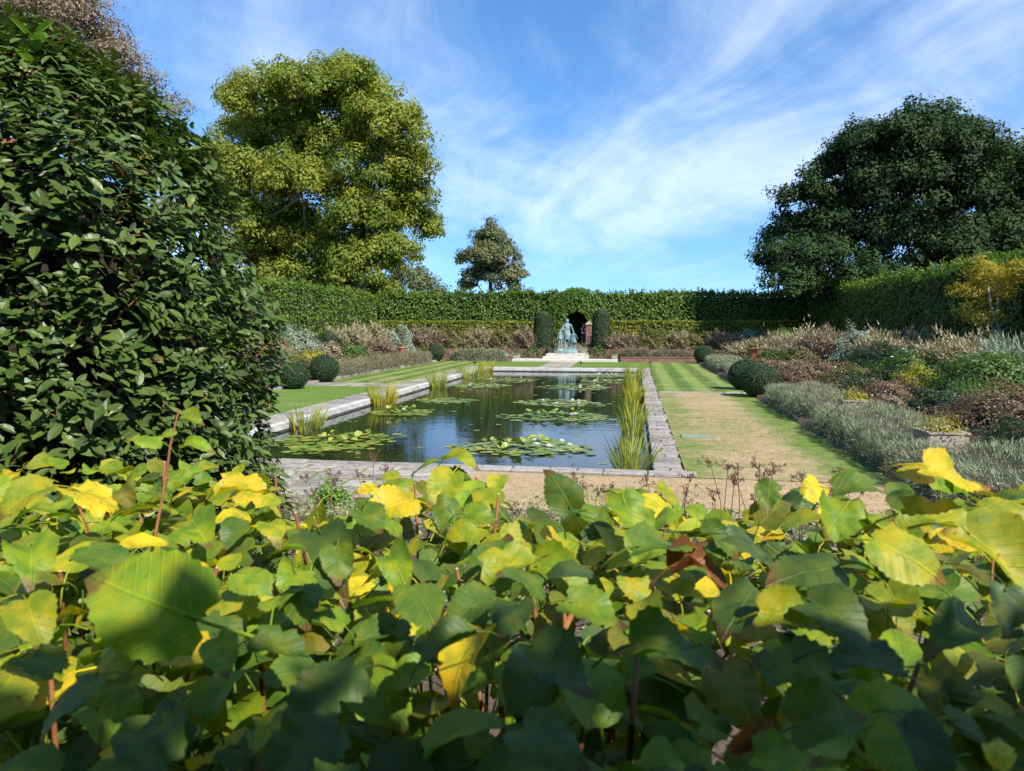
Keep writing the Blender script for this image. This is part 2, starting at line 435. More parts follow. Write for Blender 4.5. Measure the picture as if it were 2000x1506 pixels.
def lawn_mat(name, dry, stripes):
    """dry: 0 green .. 1 straw; stripes: mowing bands along y"""
    m, n, l, o = mat(name)
    tcn = n.new('ShaderNodeTexCoord')
    sp = n.new('ShaderNodeSeparateXYZ'); l.new(tcn.outputs['Object'], sp.inputs[0])
    def mth(op, a, b=None, c=None):
        q = N(n, 'ShaderNodeMath', operation=op)
        for i, v in enumerate((a, b, c)):
            if v is None: continue
            if isinstance(v, (int, float)): q.inputs[i].default_value = v
            else: l.new(v, q.inputs[i])
        return q.outputs[0]
    mpn = n.new('ShaderNodeMapping'); mpn.inputs['Scale'].default_value = (.8, 1.0, 1)
    l.new(tcn.outputs['Object'], mpn.inputs[0])
    nb = N(n, 'ShaderNodeTexNoise', i_Scale=.75, i_Detail=6, i_Roughness=.68); l.new(mpn.outputs[0], nb.inputs['Vector'])
    nf = N(n, 'ShaderNodeTexNoise', i_Scale=26, i_Detail=5, i_Roughness=.7); l.new(tcn.outputs['Object'], nf.inputs['Vector'])
    nm = N(n, 'ShaderNodeTexNoise', i_Scale=5, i_Detail=5, i_Roughness=.7); l.new(mpn.outputs[0], nm.inputs['Vector'])
    g = ramp(n, [(.050, .105, .012), (.095, .160, .022), (.15, .21, .045)])
    st = ramp(n, [(.24, .155, .09), (.36, .25, .15), (.47, .345, .225)])
    fine = mth('ADD', mth('MULTIPLY', nf.outputs[0], .55), mth('MULTIPLY', nm.outputs[0], .45))
    if stripes:
        band = mth('SINE', mth('MULTIPLY', sp.outputs[0], stripes))
        bandc = mth('MULTIPLY', mth('MULTIPLY_ADD', nm.outputs[0], 1.6, mth('MULTIPLY_ADD', band, 1.8, -.8)), 1)
        cl = N(n, 'ShaderNodeClamp'); cl.inputs['Min'].default_value = -1; l.new(bandc, cl.inputs[0])
        gfac = mth('MULTIPLY_ADD', cl.outputs[0], .22, fine)
    else:
        gfac = fine
    mg = N(n, 'ShaderNodeMapRange'); mg.inputs['From Min'].default_value = .25; mg.inputs['From Max'].default_value = .75; l.new(gfac, mg.inputs['Value'])
    l.new(mg.outputs[0], g.inputs[0]); 
    ms = N(n, 'ShaderNodeMapRange'); ms.inputs['From Min'].default_value = .3; ms.inputs['From Max'].default_value = .7; l.new(fine, ms.inputs['Value']); l.new(ms.outputs[0], st.inputs[0])
    # where the turf has dried out: patches, greener beside the damp hedge foot
    d = mth('ADD', mth('MULTIPLY_ADD', nb.outputs[0], 1.5, -.75 + dry), mth('MULTIPLY_ADD', nm.outputs[0], .8, -.4))
    if dry > .5 and dry < .9 and name == 'lawn_dry':
        edge = N(n, 'ShaderNodeMapRange', interpolation_type='SMOOTHSTEP'); edge.inputs['From Min'].default_value = 3.1; edge.inputs['From Max'].default_value = 3.9; edge.inputs['To Max'].default_value = .5
        l.new(sp.outputs[0], edge.inputs['Value'])
        d = mth('SUBTRACT', d, edge.outputs[0])
        e2 = N(n, 'ShaderNodeMapRange', interpolation_type='SMOOTHSTEP'); e2.inputs['From Min'].default_value = 2.3; e2.inputs['From Max'].default_value = 1.0; e2.inputs['To Max'].default_value = .32
        l.new(sp.outputs[0], e2.inputs['Value'])
        d = mth('SUBTRACT', d, e2.outputs[0])
    dm = N(n, 'ShaderNodeMapRange', interpolation_type='SMOOTHSTEP'); dm.inputs['From Min'].default_value = .0; dm.inputs['From Max'].default_value = .9; l.new(d, dm.inputs['Value'])
    mx = N(n, 'ShaderNodeMix', data_type='RGBA'); l.new(dm.outputs[0], mx.inputs['Factor']); l.new(g.outputs[0], mx.inputs['A']); l.new(st.outputs[0], mx.inputs['B'])
    p = n.new('ShaderNodeBsdfPrincipled'); p.inputs['Roughness'].default_value = .9; p.inputs['Specular IOR Level'].default_value = .15
    l.new(mx.outputs['Result'], p.inputs['Base Color'])
    b = N(n, 'ShaderNodeBump', i_Strength=.5, i_Distance=.02); l.new(fine, b.inputs['Height']); l.new(b.outputs[0], p.inputs['Normal'])
    l.new(p.outputs[0], o.inputs[0])
lawn_mat('lawn_green', .05, 0)
lawn_mat('lawn_striped', .16, math.pi / .62)
lawn_mat('lawn_dry', .62, 0)
lawn_mat('lawn_parched', .74, 0)

# water
m, n, l, o = mat('water')
tcn = n.new('ShaderNodeTexCoord')
mpn = n.new('ShaderNodeMapping'); mpn.inputs['Scale'].default_value = (.8, 1.6, 1); l.new(tcn.outputs['Object'], mpn.inputs[0])
a1 = N(n, 'ShaderNodeTexNoise', i_Scale=2.2, i_Detail=3, i_Roughness=.5, i_Distortion=.3); l.new(mpn.outputs[0], a1.inputs['Vector'])
a2 = N(n, 'ShaderNodeTexNoise', i_Scale=9, i_Detail=2, i_Roughness=.5); l.new(mpn.outputs[0], a2.inputs['Vector'])
ad = N(n, 'ShaderNodeMath', operation='MULTIPLY_ADD', n1=.25); l.new(a2.outputs[0], ad.inputs[0]); l.new(a1.outputs[0], ad.inputs[2])
b = N(n, 'ShaderNodeBump', i_Strength=.10, i_Distance=.03); l.new(ad.outputs[0], b.inputs['Height'])
p = n.new('ShaderNodeBsdfPrincipled'); p.inputs['Base Color'].default_value = (.008, .014, .008, 1); p.inputs['Roughness'].default_value = .015; p.inputs['IOR'].default_value = 1.36
l.new(b.outputs[0], p.inputs['Normal']); l.new(p.outputs[0], o.inputs[0])

# lime (linden) leaf: colour from the object or the mesh, veins in leaf space
m, n, l, o = mat('lime_leaf')
la = N(n, 'ShaderNodeAttribute', attribute_name='leafuv'); lc = N(n, 'ShaderNodeAttribute', attribute_name='lcol'); uo = N(n, 'ShaderNodeAttribute', attribute_name='useobj')
oi = n.new('ShaderNodeObjectInfo')
def vm(op, a, b):
    q = N(n, 'ShaderNodeVectorMath', operation=op)
    for i, v in enumerate((a, b)):
        if isinstance(v, tuple): q.inputs[i].default_value = v
        else: l.new(v, q.inputs[i])
    return q.outputs[0]
def mm(op, a, b=None, c=None):
    q = N(n, 'ShaderNodeMath', operation=op)
    for i, v in enumerate((a, b, c)):
        if v is None: continue
        if isinstance(v, (int, float)): q.inputs[i].default_value = v
        else: l.new(v, q.inputs[i])
    return q.outputs[0]
scl = N(n, 'ShaderNodeVectorMath', operation='SCALE'); l.new(oi.outputs['Color'], scl.inputs[0]); l.new(uo.outputs['Fac'], scl.inputs['Scale'])
colr = vm('ADD', lc.outputs['Vector'], scl.outputs[0])
suv = n.new('ShaderNodeSeparateXYZ'); l.new(la.outputs['Vector'], suv.inputs[0])
au = mm('ABSOLUTE', suv.outputs[0])
vv = mm('SUBTRACT', suv.outputs[1], mm('MULTIPLY', au, .75))
fr_ = mm('FRACT', mm('MULTIPLY', vv, 7.5))
sv = mm('ABSOLUTE', mm('SUBTRACT', fr_, .5))
def sstep(v, lo, hi):
    q = N(n, 'ShaderNodeMapRange', interpolation_type='SMOOTHSTEP'); q.inputs['From Min'].default_value = lo; q.inputs['From Max'].default_value = hi
    l.new(v, q.inputs['Value']); return q.outputs[0]
vein = mm('MAXIMUM', mm('MULTIPLY', sstep(sv, .10, .02), .7), sstep(au, .022, .006))
oio = N(n, 'ShaderNodeVectorMath', operation='ADD'); 
rnd3 = n.new('ShaderNodeCombineXYZ'); l.new(mm('MULTIPLY', oi.outputs['Random'], 37.0), rnd3.inputs[2])
l.new(la.outputs['Vector'], oio.inputs[0]); l.new(rnd3.outputs[0], oio.inputs[1])
nz = N(n, 'ShaderNodeTexNoise', i_Scale=3.0, i_Detail=4, i_Roughness=.6); l.new(oio.outputs[0], nz.inputs['Vector'])
nz2 = N(n, 'ShaderNodeTexNoise', i_Scale=11, i_Detail=3, i_Roughness=.6); l.new(oio.outputs[0], nz2.inputs['Vector'])
mott = N(n, 'ShaderNodeMix', data_type='RGBA', blend_type='MULTIPLY'); mott.inputs['Factor'].default_value = 1
l.new(colr, mott.inputs['A'])
mr_ = ramp(n, [(.62, .80, .75), (1, 1, 1), (1.5, 1.12, .7)]); l.new(sstep(nz.outputs[0], .3, .7), mr_.inputs[0]); l.new(mr_.outputs[0], mott.inputs['B'])
vc = N(n, 'ShaderNodeMix', data_type='RGBA', blend_type='MULTIPLY'); l.new(mm('MULTIPLY', vein, .55), vc.inputs['Factor']); l.new(mott.outputs['Result'], vc.inputs['A']); vc.inputs['B'].default_value = (1.7, 1.5, 1.4, 1)
# brown blotches
bl = N(n, 'ShaderNodeMix', data_type='RGBA'); edg = mm('ADD', mm('SQRT', mm('ADD', mm('MULTIPLY', suv.outputs[0], suv.outputs[0]), mm('POWER', mm('SUBTRACT', suv.outputs[1], .42), 2.0))), mm('MULTIPLY', mm('SUBTRACT', nz.outputs[0], .5), .5)); l.new(mm('MAXIMUM', mm('MULTIPLY', sstep(nz2.outputs[0], .64, .72), .85), mm('MULTIPLY', sstep(edg, .50, .62), .8)), bl.inputs['Factor']); l.new(vc.outputs['Result'], bl.inputs['A']); bl.inputs['B'].default_value = (.14, .06, .02, 1)
p = n.new('ShaderNodeBsdfPrincipled'); p.inputs['Roughness'].default_value = .5; p.inputs['Specular IOR Level'].default_value = .35
l.new(bl.outputs['Result'], p.inputs['Base Color'])
hgt = mm('ADD', mm('MULTIPLY', vein, -1.0), mm('MULTIPLY', nz2.outputs[0], .25))
bp = N(n, 'ShaderNodeBump', i_Strength=.45, i_Distance=.004); l.new(hgt, bp.inputs['Height']); l.new(bp.outputs[0], p.inputs['Normal'])
t = n.new('ShaderNodeBsdfTranslucent'); tcx = N(n, 'ShaderNodeMix', data_type='RGBA', blend_type='MULTIPLY'); tcx.inputs['Factor'].default_value = 1; l.new(bl.outputs['Result'], tcx.inputs['A']); tcx.inputs['B'].default_value = (1.5, 1.5, .6, 1)
l.new(tcx.outputs['Result'], t.inputs['Color'])
msx = n.new('ShaderNodeMixShader'); msx.inputs[0].default_value = .38
l.new(p.outputs[0], msx.inputs[1]); l.new(t.outputs[0], msx.inputs[2]); l.new(msx.outputs[0], o.inputs[0])
PLANE = [(-35.72, 68.42, 24.83, 4.24), (-31.08, 67.62, 25.55, 3.9), (-27.68, 69.38, 26.16, 3.71), (-25.53, 66.55, 26.53, 1.66), (-22.92, 67.4, 22.26, 3.59), (-21.47, 69.02, 19.54, 2.2), (-41.73, 74.18, 24.19, 3.0), (-35.36, 71.8, 21.75, 4.71), (-30.28, 71.59, 21.99, 4.64), (-24.32, 68.33, 18.06, 3.91), (-21.93, 70.37, 16.93, 2.25), (-37.15, 68.66, 17.59, 4.05), (-39.23, 66.73, 19.22, 2.72), (-31.84, 67.64, 16.24, 4.2), (-25.66, 68.29, 13.27, 3.7), (-23.72, 72.56, 14.36, 3.64), (-21.25, 73.29, 13.89, 1.83), (-36.74, 71.84, 13.02, 4.24), (-32.84, 71.8, 10.85, 4.21), (-25.42, 68.16, 9.36, 3.7), (-21.79, 68.1, 10.74, 1.95), (-35.2, 70.76, 8.19, 3.67), (-31.05, 71.39, 7.67, 3.67), (-28.06, 72.13, 6.64, 3.15), (-24.79, 73.8, 6.17, 2.14), (-37.73, 67.52, 13.45, 3.01), (-39.6, 70.64, 9.8, 3.69), (-43.03, 71.03, 16.7, 3.18)]
OAK = [(21.52, 59.04, 16.83, 2.05), (18.65, 57.69, 16.42, 2.2), (16.58, 58.82, 16.06, 2.08), (22.81, 56.21, 15.19, 1.94), (26.85, 60.77, 14.26, 2.28), (15.53, 61.49, 14.79, 1.99), (17.85, 59.19, 13.5, 2.66), (21.01, 58.19, 13.2, 2.96), (25.15, 60.67, 12.42, 2.68), (12.88, 59.49, 12.95, 1.75), (14.69, 60.56, 10.77, 2.37), (11.84, 61.37, 10.55, 1.61), (10.52, 59.06, 8.34, 1.37), (12.79, 58.41, 8.24, 2.11), (16.62, 59.4, 9.8, 2.5), (19.62, 58.72, 9.65, 2.26), (22.02, 57.62, 8.74, 2.2), (25.28, 58.2, 9.1, 2.57), (29.16, 60.28, 11.5, 3.01), (28.44, 57.14, 8.21, 2.5), (10.89, 55.91, 6.2, 1.29), (14.67, 59.86, 6.22, 1.96), (16.9, 57.51, 6.61, 2.05), (27.54, 59.24, 6.97, 1.87), (24.28, 58.8, 6.98, 1.5), (28.81, 57.93, 14.66, 1.79)]
FARTREE = [(-21.93, 111.99, 15.69, 2.68), (-22.48, 108.78, 13.07, 2.69), (-19.51, 109.65, 13.1, 2.54), (-24.84, 108.81, 12.72, 1.7), (-21.65, 110.53, 10.9, 2.81), (-18.02, 109.11, 10.53, 1.84), (-24.2, 109.42, 9.85, 2.02), (-21.73, 110.99, 17.27, 1.4), (-19.06, 109.28, 8.87, 1.85), (-25.59, 110.23, 8.44, 1.41)]
BROWN = [(-25.65, 29.21, 16.11, 1.34), (-21.74, 26.8, 14.29, 1.32), (-19.47, 25.81, 12.64, 0.82), (-18.93, 26.64, 11.93, 0.66), (-25.89, 28.8, 14.25, 1.77), (-22.63, 28.35, 12.65, 1.72), (-24.81, 26.69, 15.23, 1.02), (-18.32, 27.16, 11.37, 0.53), (-22.79, 27.03, 15.43, 1.23), (-24.04, 27.88, 14.85, 1.27)]
GREYTREE = [(-26.85, 92.26, 7.68, 1.99), (-25.72, 96.18, 7.05, 1.65), (-30.5, 97.38, 9.02, 2.8), (-30.21, 97.73, 11.82, 1.54), (-27.37, 96.41, 5.15, 2.08)]
HERO = [(-0.369, 0.503, 2.445, 0.108, 62, -110, 'lime'), (-0.807, 0.859, 2.434, 0.101, 35, -40, 'yg'), (-0.722, 0.865, 2.431, 0.121, 28, 60, 'yellow'), (-0.628, 0.815, 2.449, 0.051, 80, 20, 'olive'), (-0.614, 1.059, 2.406, 0.122, 30, 80, 'yellow'), (-0.53, 0.811, 2.412, 0.091, 22, 40, 'lime'), (-0.292, 0.657, 2.447, 0.1, 42, 30, 'deep'), (-0.27, 0.631, 2.442, 0.055, 75, 10, 'green'), (-0.344, 1.012, 2.399, 0.115, 42, -60, 'yellow'), (-0.3, 1.133, 2.405, 0.101, 75, -30, 'yg'), (-0.088, 0.921, 2.445, 0.086, 100, -150, 'deep'), (-0.002, 0.969, 2.411, 0.115, 58, 20, 'lime'), (0.031, 0.814, 2.416, 0.119, 22, 100, 'green'), (-0.153, 0.791, 2.39, 0.11, 62, 160, 'green'), (-0.089, 0.847, 2.369, 0.11, 40, 60, 'lime'), (0.344, 0.87, 2.496, 0.1, 65, 70, 'yellow'), (0.323, 0.899, 2.49, 0.061, 55, -90, 'yellow'), (0.296, 1.037, 2.444, 0.1, 32, 80, 'green'), (0.242, 1.029, 2.44, 0.06, 45, -60, 'yellow'), (0.239, 0.893, 2.44, 0.106, 52, -40, 'lime'), (0.333, 0.864, 2.447, 0.126, 32, 60, 'yg'), (0.34, 0.749, 2.446, 0.125, 45, 30, 'yg'), (0.121, 0.808, 2.425, 0.077, 60, 60, 'blue'), (0.177, 0.742, 2.42, 0.123, 32, -70, 'deep'), (0.251, 0.728, 2.445, 0.095, 58, 50, 'yg'), (0.285, 0.603, 2.446, 0.069, 75, -20, 'blue'), (0.074, 0.534, 2.396, 0.084, 62, 20, 'olive'), (-0.202, 0.45, 2.415, 0.1, 34, -50, 'deep'), (-0.056, 0.503, 2.421, 0.106, 36, 40, 'deep'), (0.024, 0.511, 2.433, 0.102, 38, 80, 'green'), (-0.141, 0.53, 2.417, 0.092, 30, -70, 'deep'), (-0.398, 0.702, 2.392, 0.071, 32, 70, 'lime'), (-0.302, 0.485, 2.418, 0.061, 45, 30, 'lime'), (-0.49, 0.515, 2.422, 0.084, 46, 40, 'yg'), (-0.42, 0.448, 2.419, 0.069, 28, 60, 'green'), (-0.363, 0.41, 2.415, 0.08, 28, -20, 'green'), (0.154, 0.493, 2.443, 0.09, 30, 60, 'blue'), (0.109, 0.432, 2.432, 0.08, 40, 100, 'green'), (0.158, 0.416, 2.432, 0.073, 35, 10, 'blue'), (0.072, 0.432, 2.418, 0.038, 50, 120, 'dead'), (0.067, 0.806, 2.399, 0.065, 12, 90, 'dead'), (-0.264, 0.356, 2.428, 0.077, 30, 30, 'deep'), (-0.053, 0.428, 2.408, 0.084, 32, 50, 'deep'), (-0.189, 0.391, 2.413, 0.087, 32, -60, 'deep'), (0.082, 0.408, 2.421, 0.057, 40, 70, 'lime'), (0.191, 0.404, 2.436, 0.035, 30, 140, 'yellow'), (-0.261, 0.765, 2.396, 0.083, 40, 30, 'lime'), (-0.328, 0.676, 2.384, 0.078, 34, 20, 'green'), (-0.038, 0.65, 2.403, 0.083, 28, 60, 'lime'), (-0.144, 0.655, 2.399, 0.081, 26, -60, 'green'), (0.004, 0.801, 2.375, 0.065, 60, 20, 'yg'), (-0.203, 0.671, 2.394, 0.089, 24, 30, 'green'), (-0.267, 0.504, 2.417, 0.078, 28, 70, 'green'), (0.133, 0.66, 2.405, 0.076, 35, 70, 'yg'), (0.257, 0.608, 2.426, 0.098, 26, -60, 'deep'), (0.103, 0.696, 2.399, 0.1, 30, -40, 'deep'), (-0.518, 0.633, 2.43, 0.089, 24, 60, 'green'), (-0.631, 0.668, 2.419, 0.093, 22, 30, 'lime'), (-0.499, 0.939, 2.378, 0.069, 30, 30, 'yg'), (-0.432, 1.141, 2.39, 0.052, 40, -80, 'yellow'), (-0.227, 1.039, 2.378, 0.092, 40, 60, 'lime'), (-0.152, 0.947, 2.377, 0.077, 70, 20, 'yg'), (0.108, 0.956, 2.388, 0.077, 30, 60, 'green'), (0.048, 1.064, 2.384, 0.069, 30, -40, 'lime'), (-0.104, 0.622, 2.405, 0.071, 22, -20, 'deep'), (0.17, 0.655, 2.414, 0.096, 24, 30, 'deep'), (0.054, 1.219, 2.386, 0.079, 45, 40, 'yg'), (0.411, 0.887, 2.451, 0.084, 40, 60, 'yg'), (0.205, 1.155, 2.407, 0.076, 55, -20, 'green'), (-0.655, 0.996, 2.523, 0.049, 40, 70, 'lime'), (-0.639, 0.976, 2.486, 0.062, 35, 80, 'lime'), (-0.69, 0.943, 2.497, 0.07, 25, -80, 'lime'), (-0.673, 0.969, 2.503, 0.033, 60, -60, 'lime')]
SHOOT = [(-0.636, 0.874, 2.368), (-0.652, 0.911, 2.4), (-0.661, 0.941, 2.445), (-0.665, 0.959, 2.486), (-0.671, 0.985, 2.522), (-0.669, 0.989, 2.535)]

# ================================================================== the setting
AX = -5.1                                   # garden axis
PX0, PX1, PY0, PY1 = -9.5, 0.4, 13.5, 45.9  # pool, inner edges
LX0, LX1 = -14.55, 4.45                     # lawn limits
WZ = -0.25
def ss(t):
    t = np.clip(t, 0, 1); return t * t * (3 - 2 * t)
def zt(x, y):
    """terrain height: sunken lawn, sloping borders, upper walk"""
    x = np.asarray(x, float); y = np.asarray(y, float)
    d = np.maximum.reduce([LX0 - x, x - LX1, np.zeros_like(x + y)])
    za = np.where(d > 0, .12 + .95 * ss((d - .3) / 7.0), -.03)
    zb = np.where(y > 54.3, .10 + .97 * ss((y - 56.5) / 6.0), -.03)
    zn = np.where(y < 10.4, .02 + 1.03 * ss((10.4 - y) / 5.6), -.03)
    z = np.maximum(np.maximum(za, zb), zn)
    return z
xs = np.unique(np.round(np.concatenate([np.linspace(-600, -60, 10), np.linspace(-50, -28, 8), np.arange(-26, 18.01, .5), [LX0, LX1, PX0 - .3, PX1 + .25], np.linspace(20, 60, 9), np.linspace(90, 600, 8)]), 3))
ys = np.unique(np.round(np.concatenate([np.linspace(-300, -20, 6), np.arange(-12, 70.01, .5), [PY0 - .25, PY1 + .3, 54.3, 10.4], np.linspace(75, 130, 8), np.linspace(200, 1200, 9)]), 3))
GX, GY = np.meshgrid(xs, ys)
GZ = zt(GX, GY)
V = np.stack([GX, GY, GZ], -1).reshape(-1, 3)
nx, ny = len(xs), len(ys)
ii, jj = np.meshgrid(np.arange(nx - 1), np.arange(ny - 1))
cxm, cym = (xs[ii] + xs[ii + 1]) / 2, (ys[jj] + ys[jj + 1]) / 2
keep = ~((cxm > PX0 - .3) & (cxm < PX1 + .25) & (cym > PY0 - .25) & (cym < PY1 + .3))
a = (jj * nx + ii)[keep]
Q = np.stack([a, a + 1, a + nx + 1, a + nx], 1)
tag(link('ground', np_mesh('ground', V, [Q], smooth=True), M['soil']), kind='structure')

# grass outside the hedges
def sheet(name, rects, z, m, step=1.0, bump=0.0):
    g = Geo()
    for (x0, x1, y0, y1) in rects:
        ax = np.linspace(x0, x1, max(2, int((x1 - x0) / step) + 1)); ay = np.linspace(y0, y1, max(2, int((y1 - y0) / step) + 1))
        X, Y = np.meshgrid(ax, ay)
        Z = np.full_like(X, z) + bump * (wob(X, 5, 1.3) + wob(Y, 9, .9)) * .5
        nn = len(ax); i, j = np.meshgrid(np.arange(nn - 1), np.arange(len(ay) - 1)); b0 = (j * nn + i).ravel()
        g.add(np.stack([X, Y, Z], -1).reshape(-1, 3), np.stack([b0, b0 + 1, b0 + nn + 1, b0 + nn], 1))
    return link(name, g.mesh(name, True), M[m])
tag(sheet('lawn_striped_right', [(.95, LX1, 30.4, 54.25)], .0, 'lawn_striped', .8, .008), 'mown striped green lawn right of the far half of the pool', kind='structure')
tag(sheet('lawn_dry_right', [(.95, LX1, 13.0, 29.6)], .0, 'lawn_dry', .6, .01), 'sun-dried patchy lawn right of the near half of the pool', kind='structure')
tag(sheet('lawn_striped_left', [(LX0, -10.6, 32.4, 54.25)], .0, 'lawn_striped', .8, .008), 'mown striped green lawn left of the pool', kind='structure')
tag(sheet('lawn_green_left', [(LX0, -10.6, 14.2, 30.6)], .0, 'lawn_green', .8, .008), 'plain green lawn at near left of pool', kind='structure')
tag(sheet('lawn_back', [(-10.6, AX - 1.0, 46.85, 54.0), (AX + 1.0, .95, 46.85, 54.0)], .0, 'lawn_green', .8, .004), 'short green grass strip between pool end and steps', kind='structure')
tag(sheet('lawn_parched_near', [(AX + 1.1, 4.45, 10.35, 12.95)], .0, 'lawn_parched', .5, .01), 'parched straw-coloured turf below the near pool edge', kind='structure')
tag(sheet('lawn_near_left', [(LX0, -6.55, 10.35, 12.95)], .001, 'lawn_green', .5, .008), 'small green grass corner left of the flagstones', kind='structure')

# pool basin and water
g = Geo()
x0, x1, y0, y1 = PX0 - .02, PX1 + .02, PY0 - .02, PY1 + .02
zb, ztop = -1.0, -.12
g.add([(x0, y0, zb), (x1, y0, zb), (x1, y1, zb), (x0, y1, zb), (x0, y0, ztop), (x1, y0, ztop), (x1, y1, ztop), (x0, y1, ztop)],
      [(0, 1, 2, 3), (0, 4, 5, 1), (1, 5, 6, 2), (2, 6, 7, 3), (3, 7, 4, 0)])
tag(link('pool_basin', g.mesh('pool_basin'), M['wet_wall']), kind='structure')
M_w = M['water']
g = Geo(); g.add([(x0, y0, WZ), (x1, y0, WZ), (x1, y1, WZ), (x0, y1, WZ)], [(0, 1, 2, 3)])
tag(link('pond_water', g.mesh('pond_water'), M_w), kind='structure')

# ---- coping: every stone a part
rs = random.Random(3)
UNIT = []
for k in range(6):
    V_, Q_ = bevel_box(1, 1, 1, .035, .03, rs)
    UNIT.append((V_, Q_))
_stone_cache = {}
def stone(parent, c, d, m, rz=0.0, name='stone', bev=.02, jit=.012):
    """one block; alike sizes share a mesh"""
    key = (round(d[0], 1), round(d[1], 1), round(d[2], 2), m, rs.randrange(3), bev)
    me = _stone_cache.get(key)
    if me is None:
        V_, Q_ = bevel_box(key[0] if d[0] > .05 else d[0], key[1] if d[1] > .05 else d[1], d[2], bev, jit, rs)
        me = np_mesh('stone', V_, [Q_]); me.materials.append(M[m]); _stone_cache[key] = me
    o = bpy.data.objects.new(name, me); COL.objects.link(o)
    kx = (key[0] if d[0] > .05 else d[0]); ky = (key[1] if d[1] > .05 else d[1])
    o.scale = (d[0] / kx, d[1] / ky, 1)
    o.location = c; o.rotation_euler = (rs.uniform(-.006, .006), rs.uniform(-.006, .006), rz)
    o.parent = parent
    return o
# right coping: two ragged rows of walling stone
cop = tag(empty('pool_coping', (PX1, 30, 0)), 'ragged old stone coping with open joints along the right pool edge', 'stone edging', kind='structure')
cop.location = (0, 0, 0)
y = PY0 - .45
while y < PY1 + .5:
    w = rs.uniform(.17, .42)
    wd = .55 + rs.uniform(-.04, .05)
    if rs.random() < .45:
        cut = rs.uniform(.35, .65) * wd
        stone(cop, (PX1 + cut / 2 - .03, y + w / 2, .012 + rs.uniform(0, .012)), (cut - .02, w - .025, .22), 'stone_old', rs.uniform(-.03, .03))
        stone(cop, (PX1 + cut + (wd - cut) / 2 - .03, y + w / 2, .012 + rs.uniform(0, .012)), (wd - cut - .02, w - .025, .22), 'stone_old', rs.uniform(-.03, .03))
    else:
        stone(cop, (PX1 + wd / 2 - .03, y + w / 2, .012 + rs.uniform(0, .012)), (wd - .015, w - .025, .22), 'stone_old', rs.uniform(-.02, .02))
    y += w
# mortar bed under it
g = Geo(); g.box((PX1 + .26, (PY0 + PY1) / 2, -.32), (.5, PY1 - PY0 + .9, .6))
link('mortar_bed', g.mesh('mortar_bed'), M['soil'], cop)
# left edge: white kerb blocks above the water, flagged top behind
copl = tag(empty('pool_edge_wall'), 'pale stone pool edge with white upright face along the left side', 'stone edging', kind='structure')
y = PY0 - .2
while y < PY1:
    w = rs.uniform(.8, 1.3); w = min(w, PY1 - y)
    if w < .2: break
    stone(copl, (PX0 - .09, y + w / 2, .0), (.2, w - .012, .19), 'white_wall', 0, bev=.012, jit=.004)
    y += w
g = Geo(); g.box((PX0 - .11, (PY0 + PY1) / 2, -.345), (.2, PY1 - PY0, .3))
link('wall_foot', g.mesh('wall_foot'), M['wet_wall'], copl)
pav = tag(empty('edge_paving'), 'weathered flagstones behind the white pool edge, left side', 'paving', kind='structure')
y = PY0 - .4
while y < PY1 + .4:
    w = rs.uniform(.45, .85)
    wd = .85 + rs.uniform(-.05, .06)
    stone(pav, (PX0 - .2 - wd / 2, y + w / 2, .02 + rs.uniform(0, .01)), (wd, w - .03, .15), 'stone_old', rs.uniform(-.01, .01))
    y += w
# far and near ends
cope = tag(empty('pool_end_coping'), 'pale stone coping across the far end of the pool', 'stone edging', kind='structure')
x = PX0 - .2
while x < PX1 - .05:
    w = min(rs.uniform(.7, 1.2), PX1 - x)
    stone(cope, (x + w / 2, PY1 + .09, 0), (w - .012, .2, .19), 'white_wall', 0, bev=.012, jit=.004)
    stone(cope, (x + w / 2, PY1 + .5, .012), (w - .02, .6, .14), 'stone_old', 0)
    x += w
g = Geo(); g.box(((PX0 + PX1) / 2, PY1 + .11, -.345), (PX1 - PX0, .2, .3)); link('wall_foot', g.mesh('wall_foot'), M['wet_wall'], cope)
copn = tag(empty('pool_near_coping'), 'narrow flat stone coping across the near end of the pool', 'stone edging', kind='structure')
x = PX0 - .9
while x < PX1 + .6:
    w = rs.uniform(.5, 1.0)
    stone(copn, (x + w / 2, PY0 - .17, .012 + rs.uniform(0, .01)), (w - .018, .36, .2), 'stone', 0, jit=.008)
    x += w
# axis flagstones at the near end, random paving with grass joints
pan = tag(empty('flagstone_path'), 'irregular flagstones with grassy joints at the near end of the pool', 'paving', kind='structure')
yy = 13.1
for row in range(7):
    hgt_ = rs.uniform(.36, .55)
    x = AX - 1.45 + rs.uniform(-.15, .15)
    while x < AX + 1.15 + (.4 if row < 2 else 0):
        w = rs.uniform(.4, .85)
        stone(pan, (x + w / 2, yy - hgt_ / 2, .022 + rs.uniform(0, .012)), (w - .06, hgt_ - .07, .12), 'stone_old' if rs.random() < .6 else 'stone', rs.uniform(-.05, .05), jit=.04)
        x += w
    yy -= hgt_
tag(sheet('path_turf', [(AX - 1.6, AX + 1.3, 10.0, 13.0)], .004, 'lawn_dry', .5), 'thin turf between the flagstones', kind='structure')
# far axis flagstones
paf = tag(empty('axis_paving'), 'pale worn flagstones from the far pool end to the steps', 'paving', kind='structure')
for k in range(6):
    for j in range(2):
        stone(paf, (AX - .5 + j * 1.0 + rs.uniform(-.05, .05), 47.4 + k * 1.1, .02), (.94, 1.0, .1), 'stone', rs.uniform(-.03, .03), jit=.03)
tag(sheet('axis_turf', [(AX - 1.02, AX + 1.02, 46.8, 54.0)], -.004, 'lawn_parched', 1), 'worn turf round the axis flagstones', kind='structure')
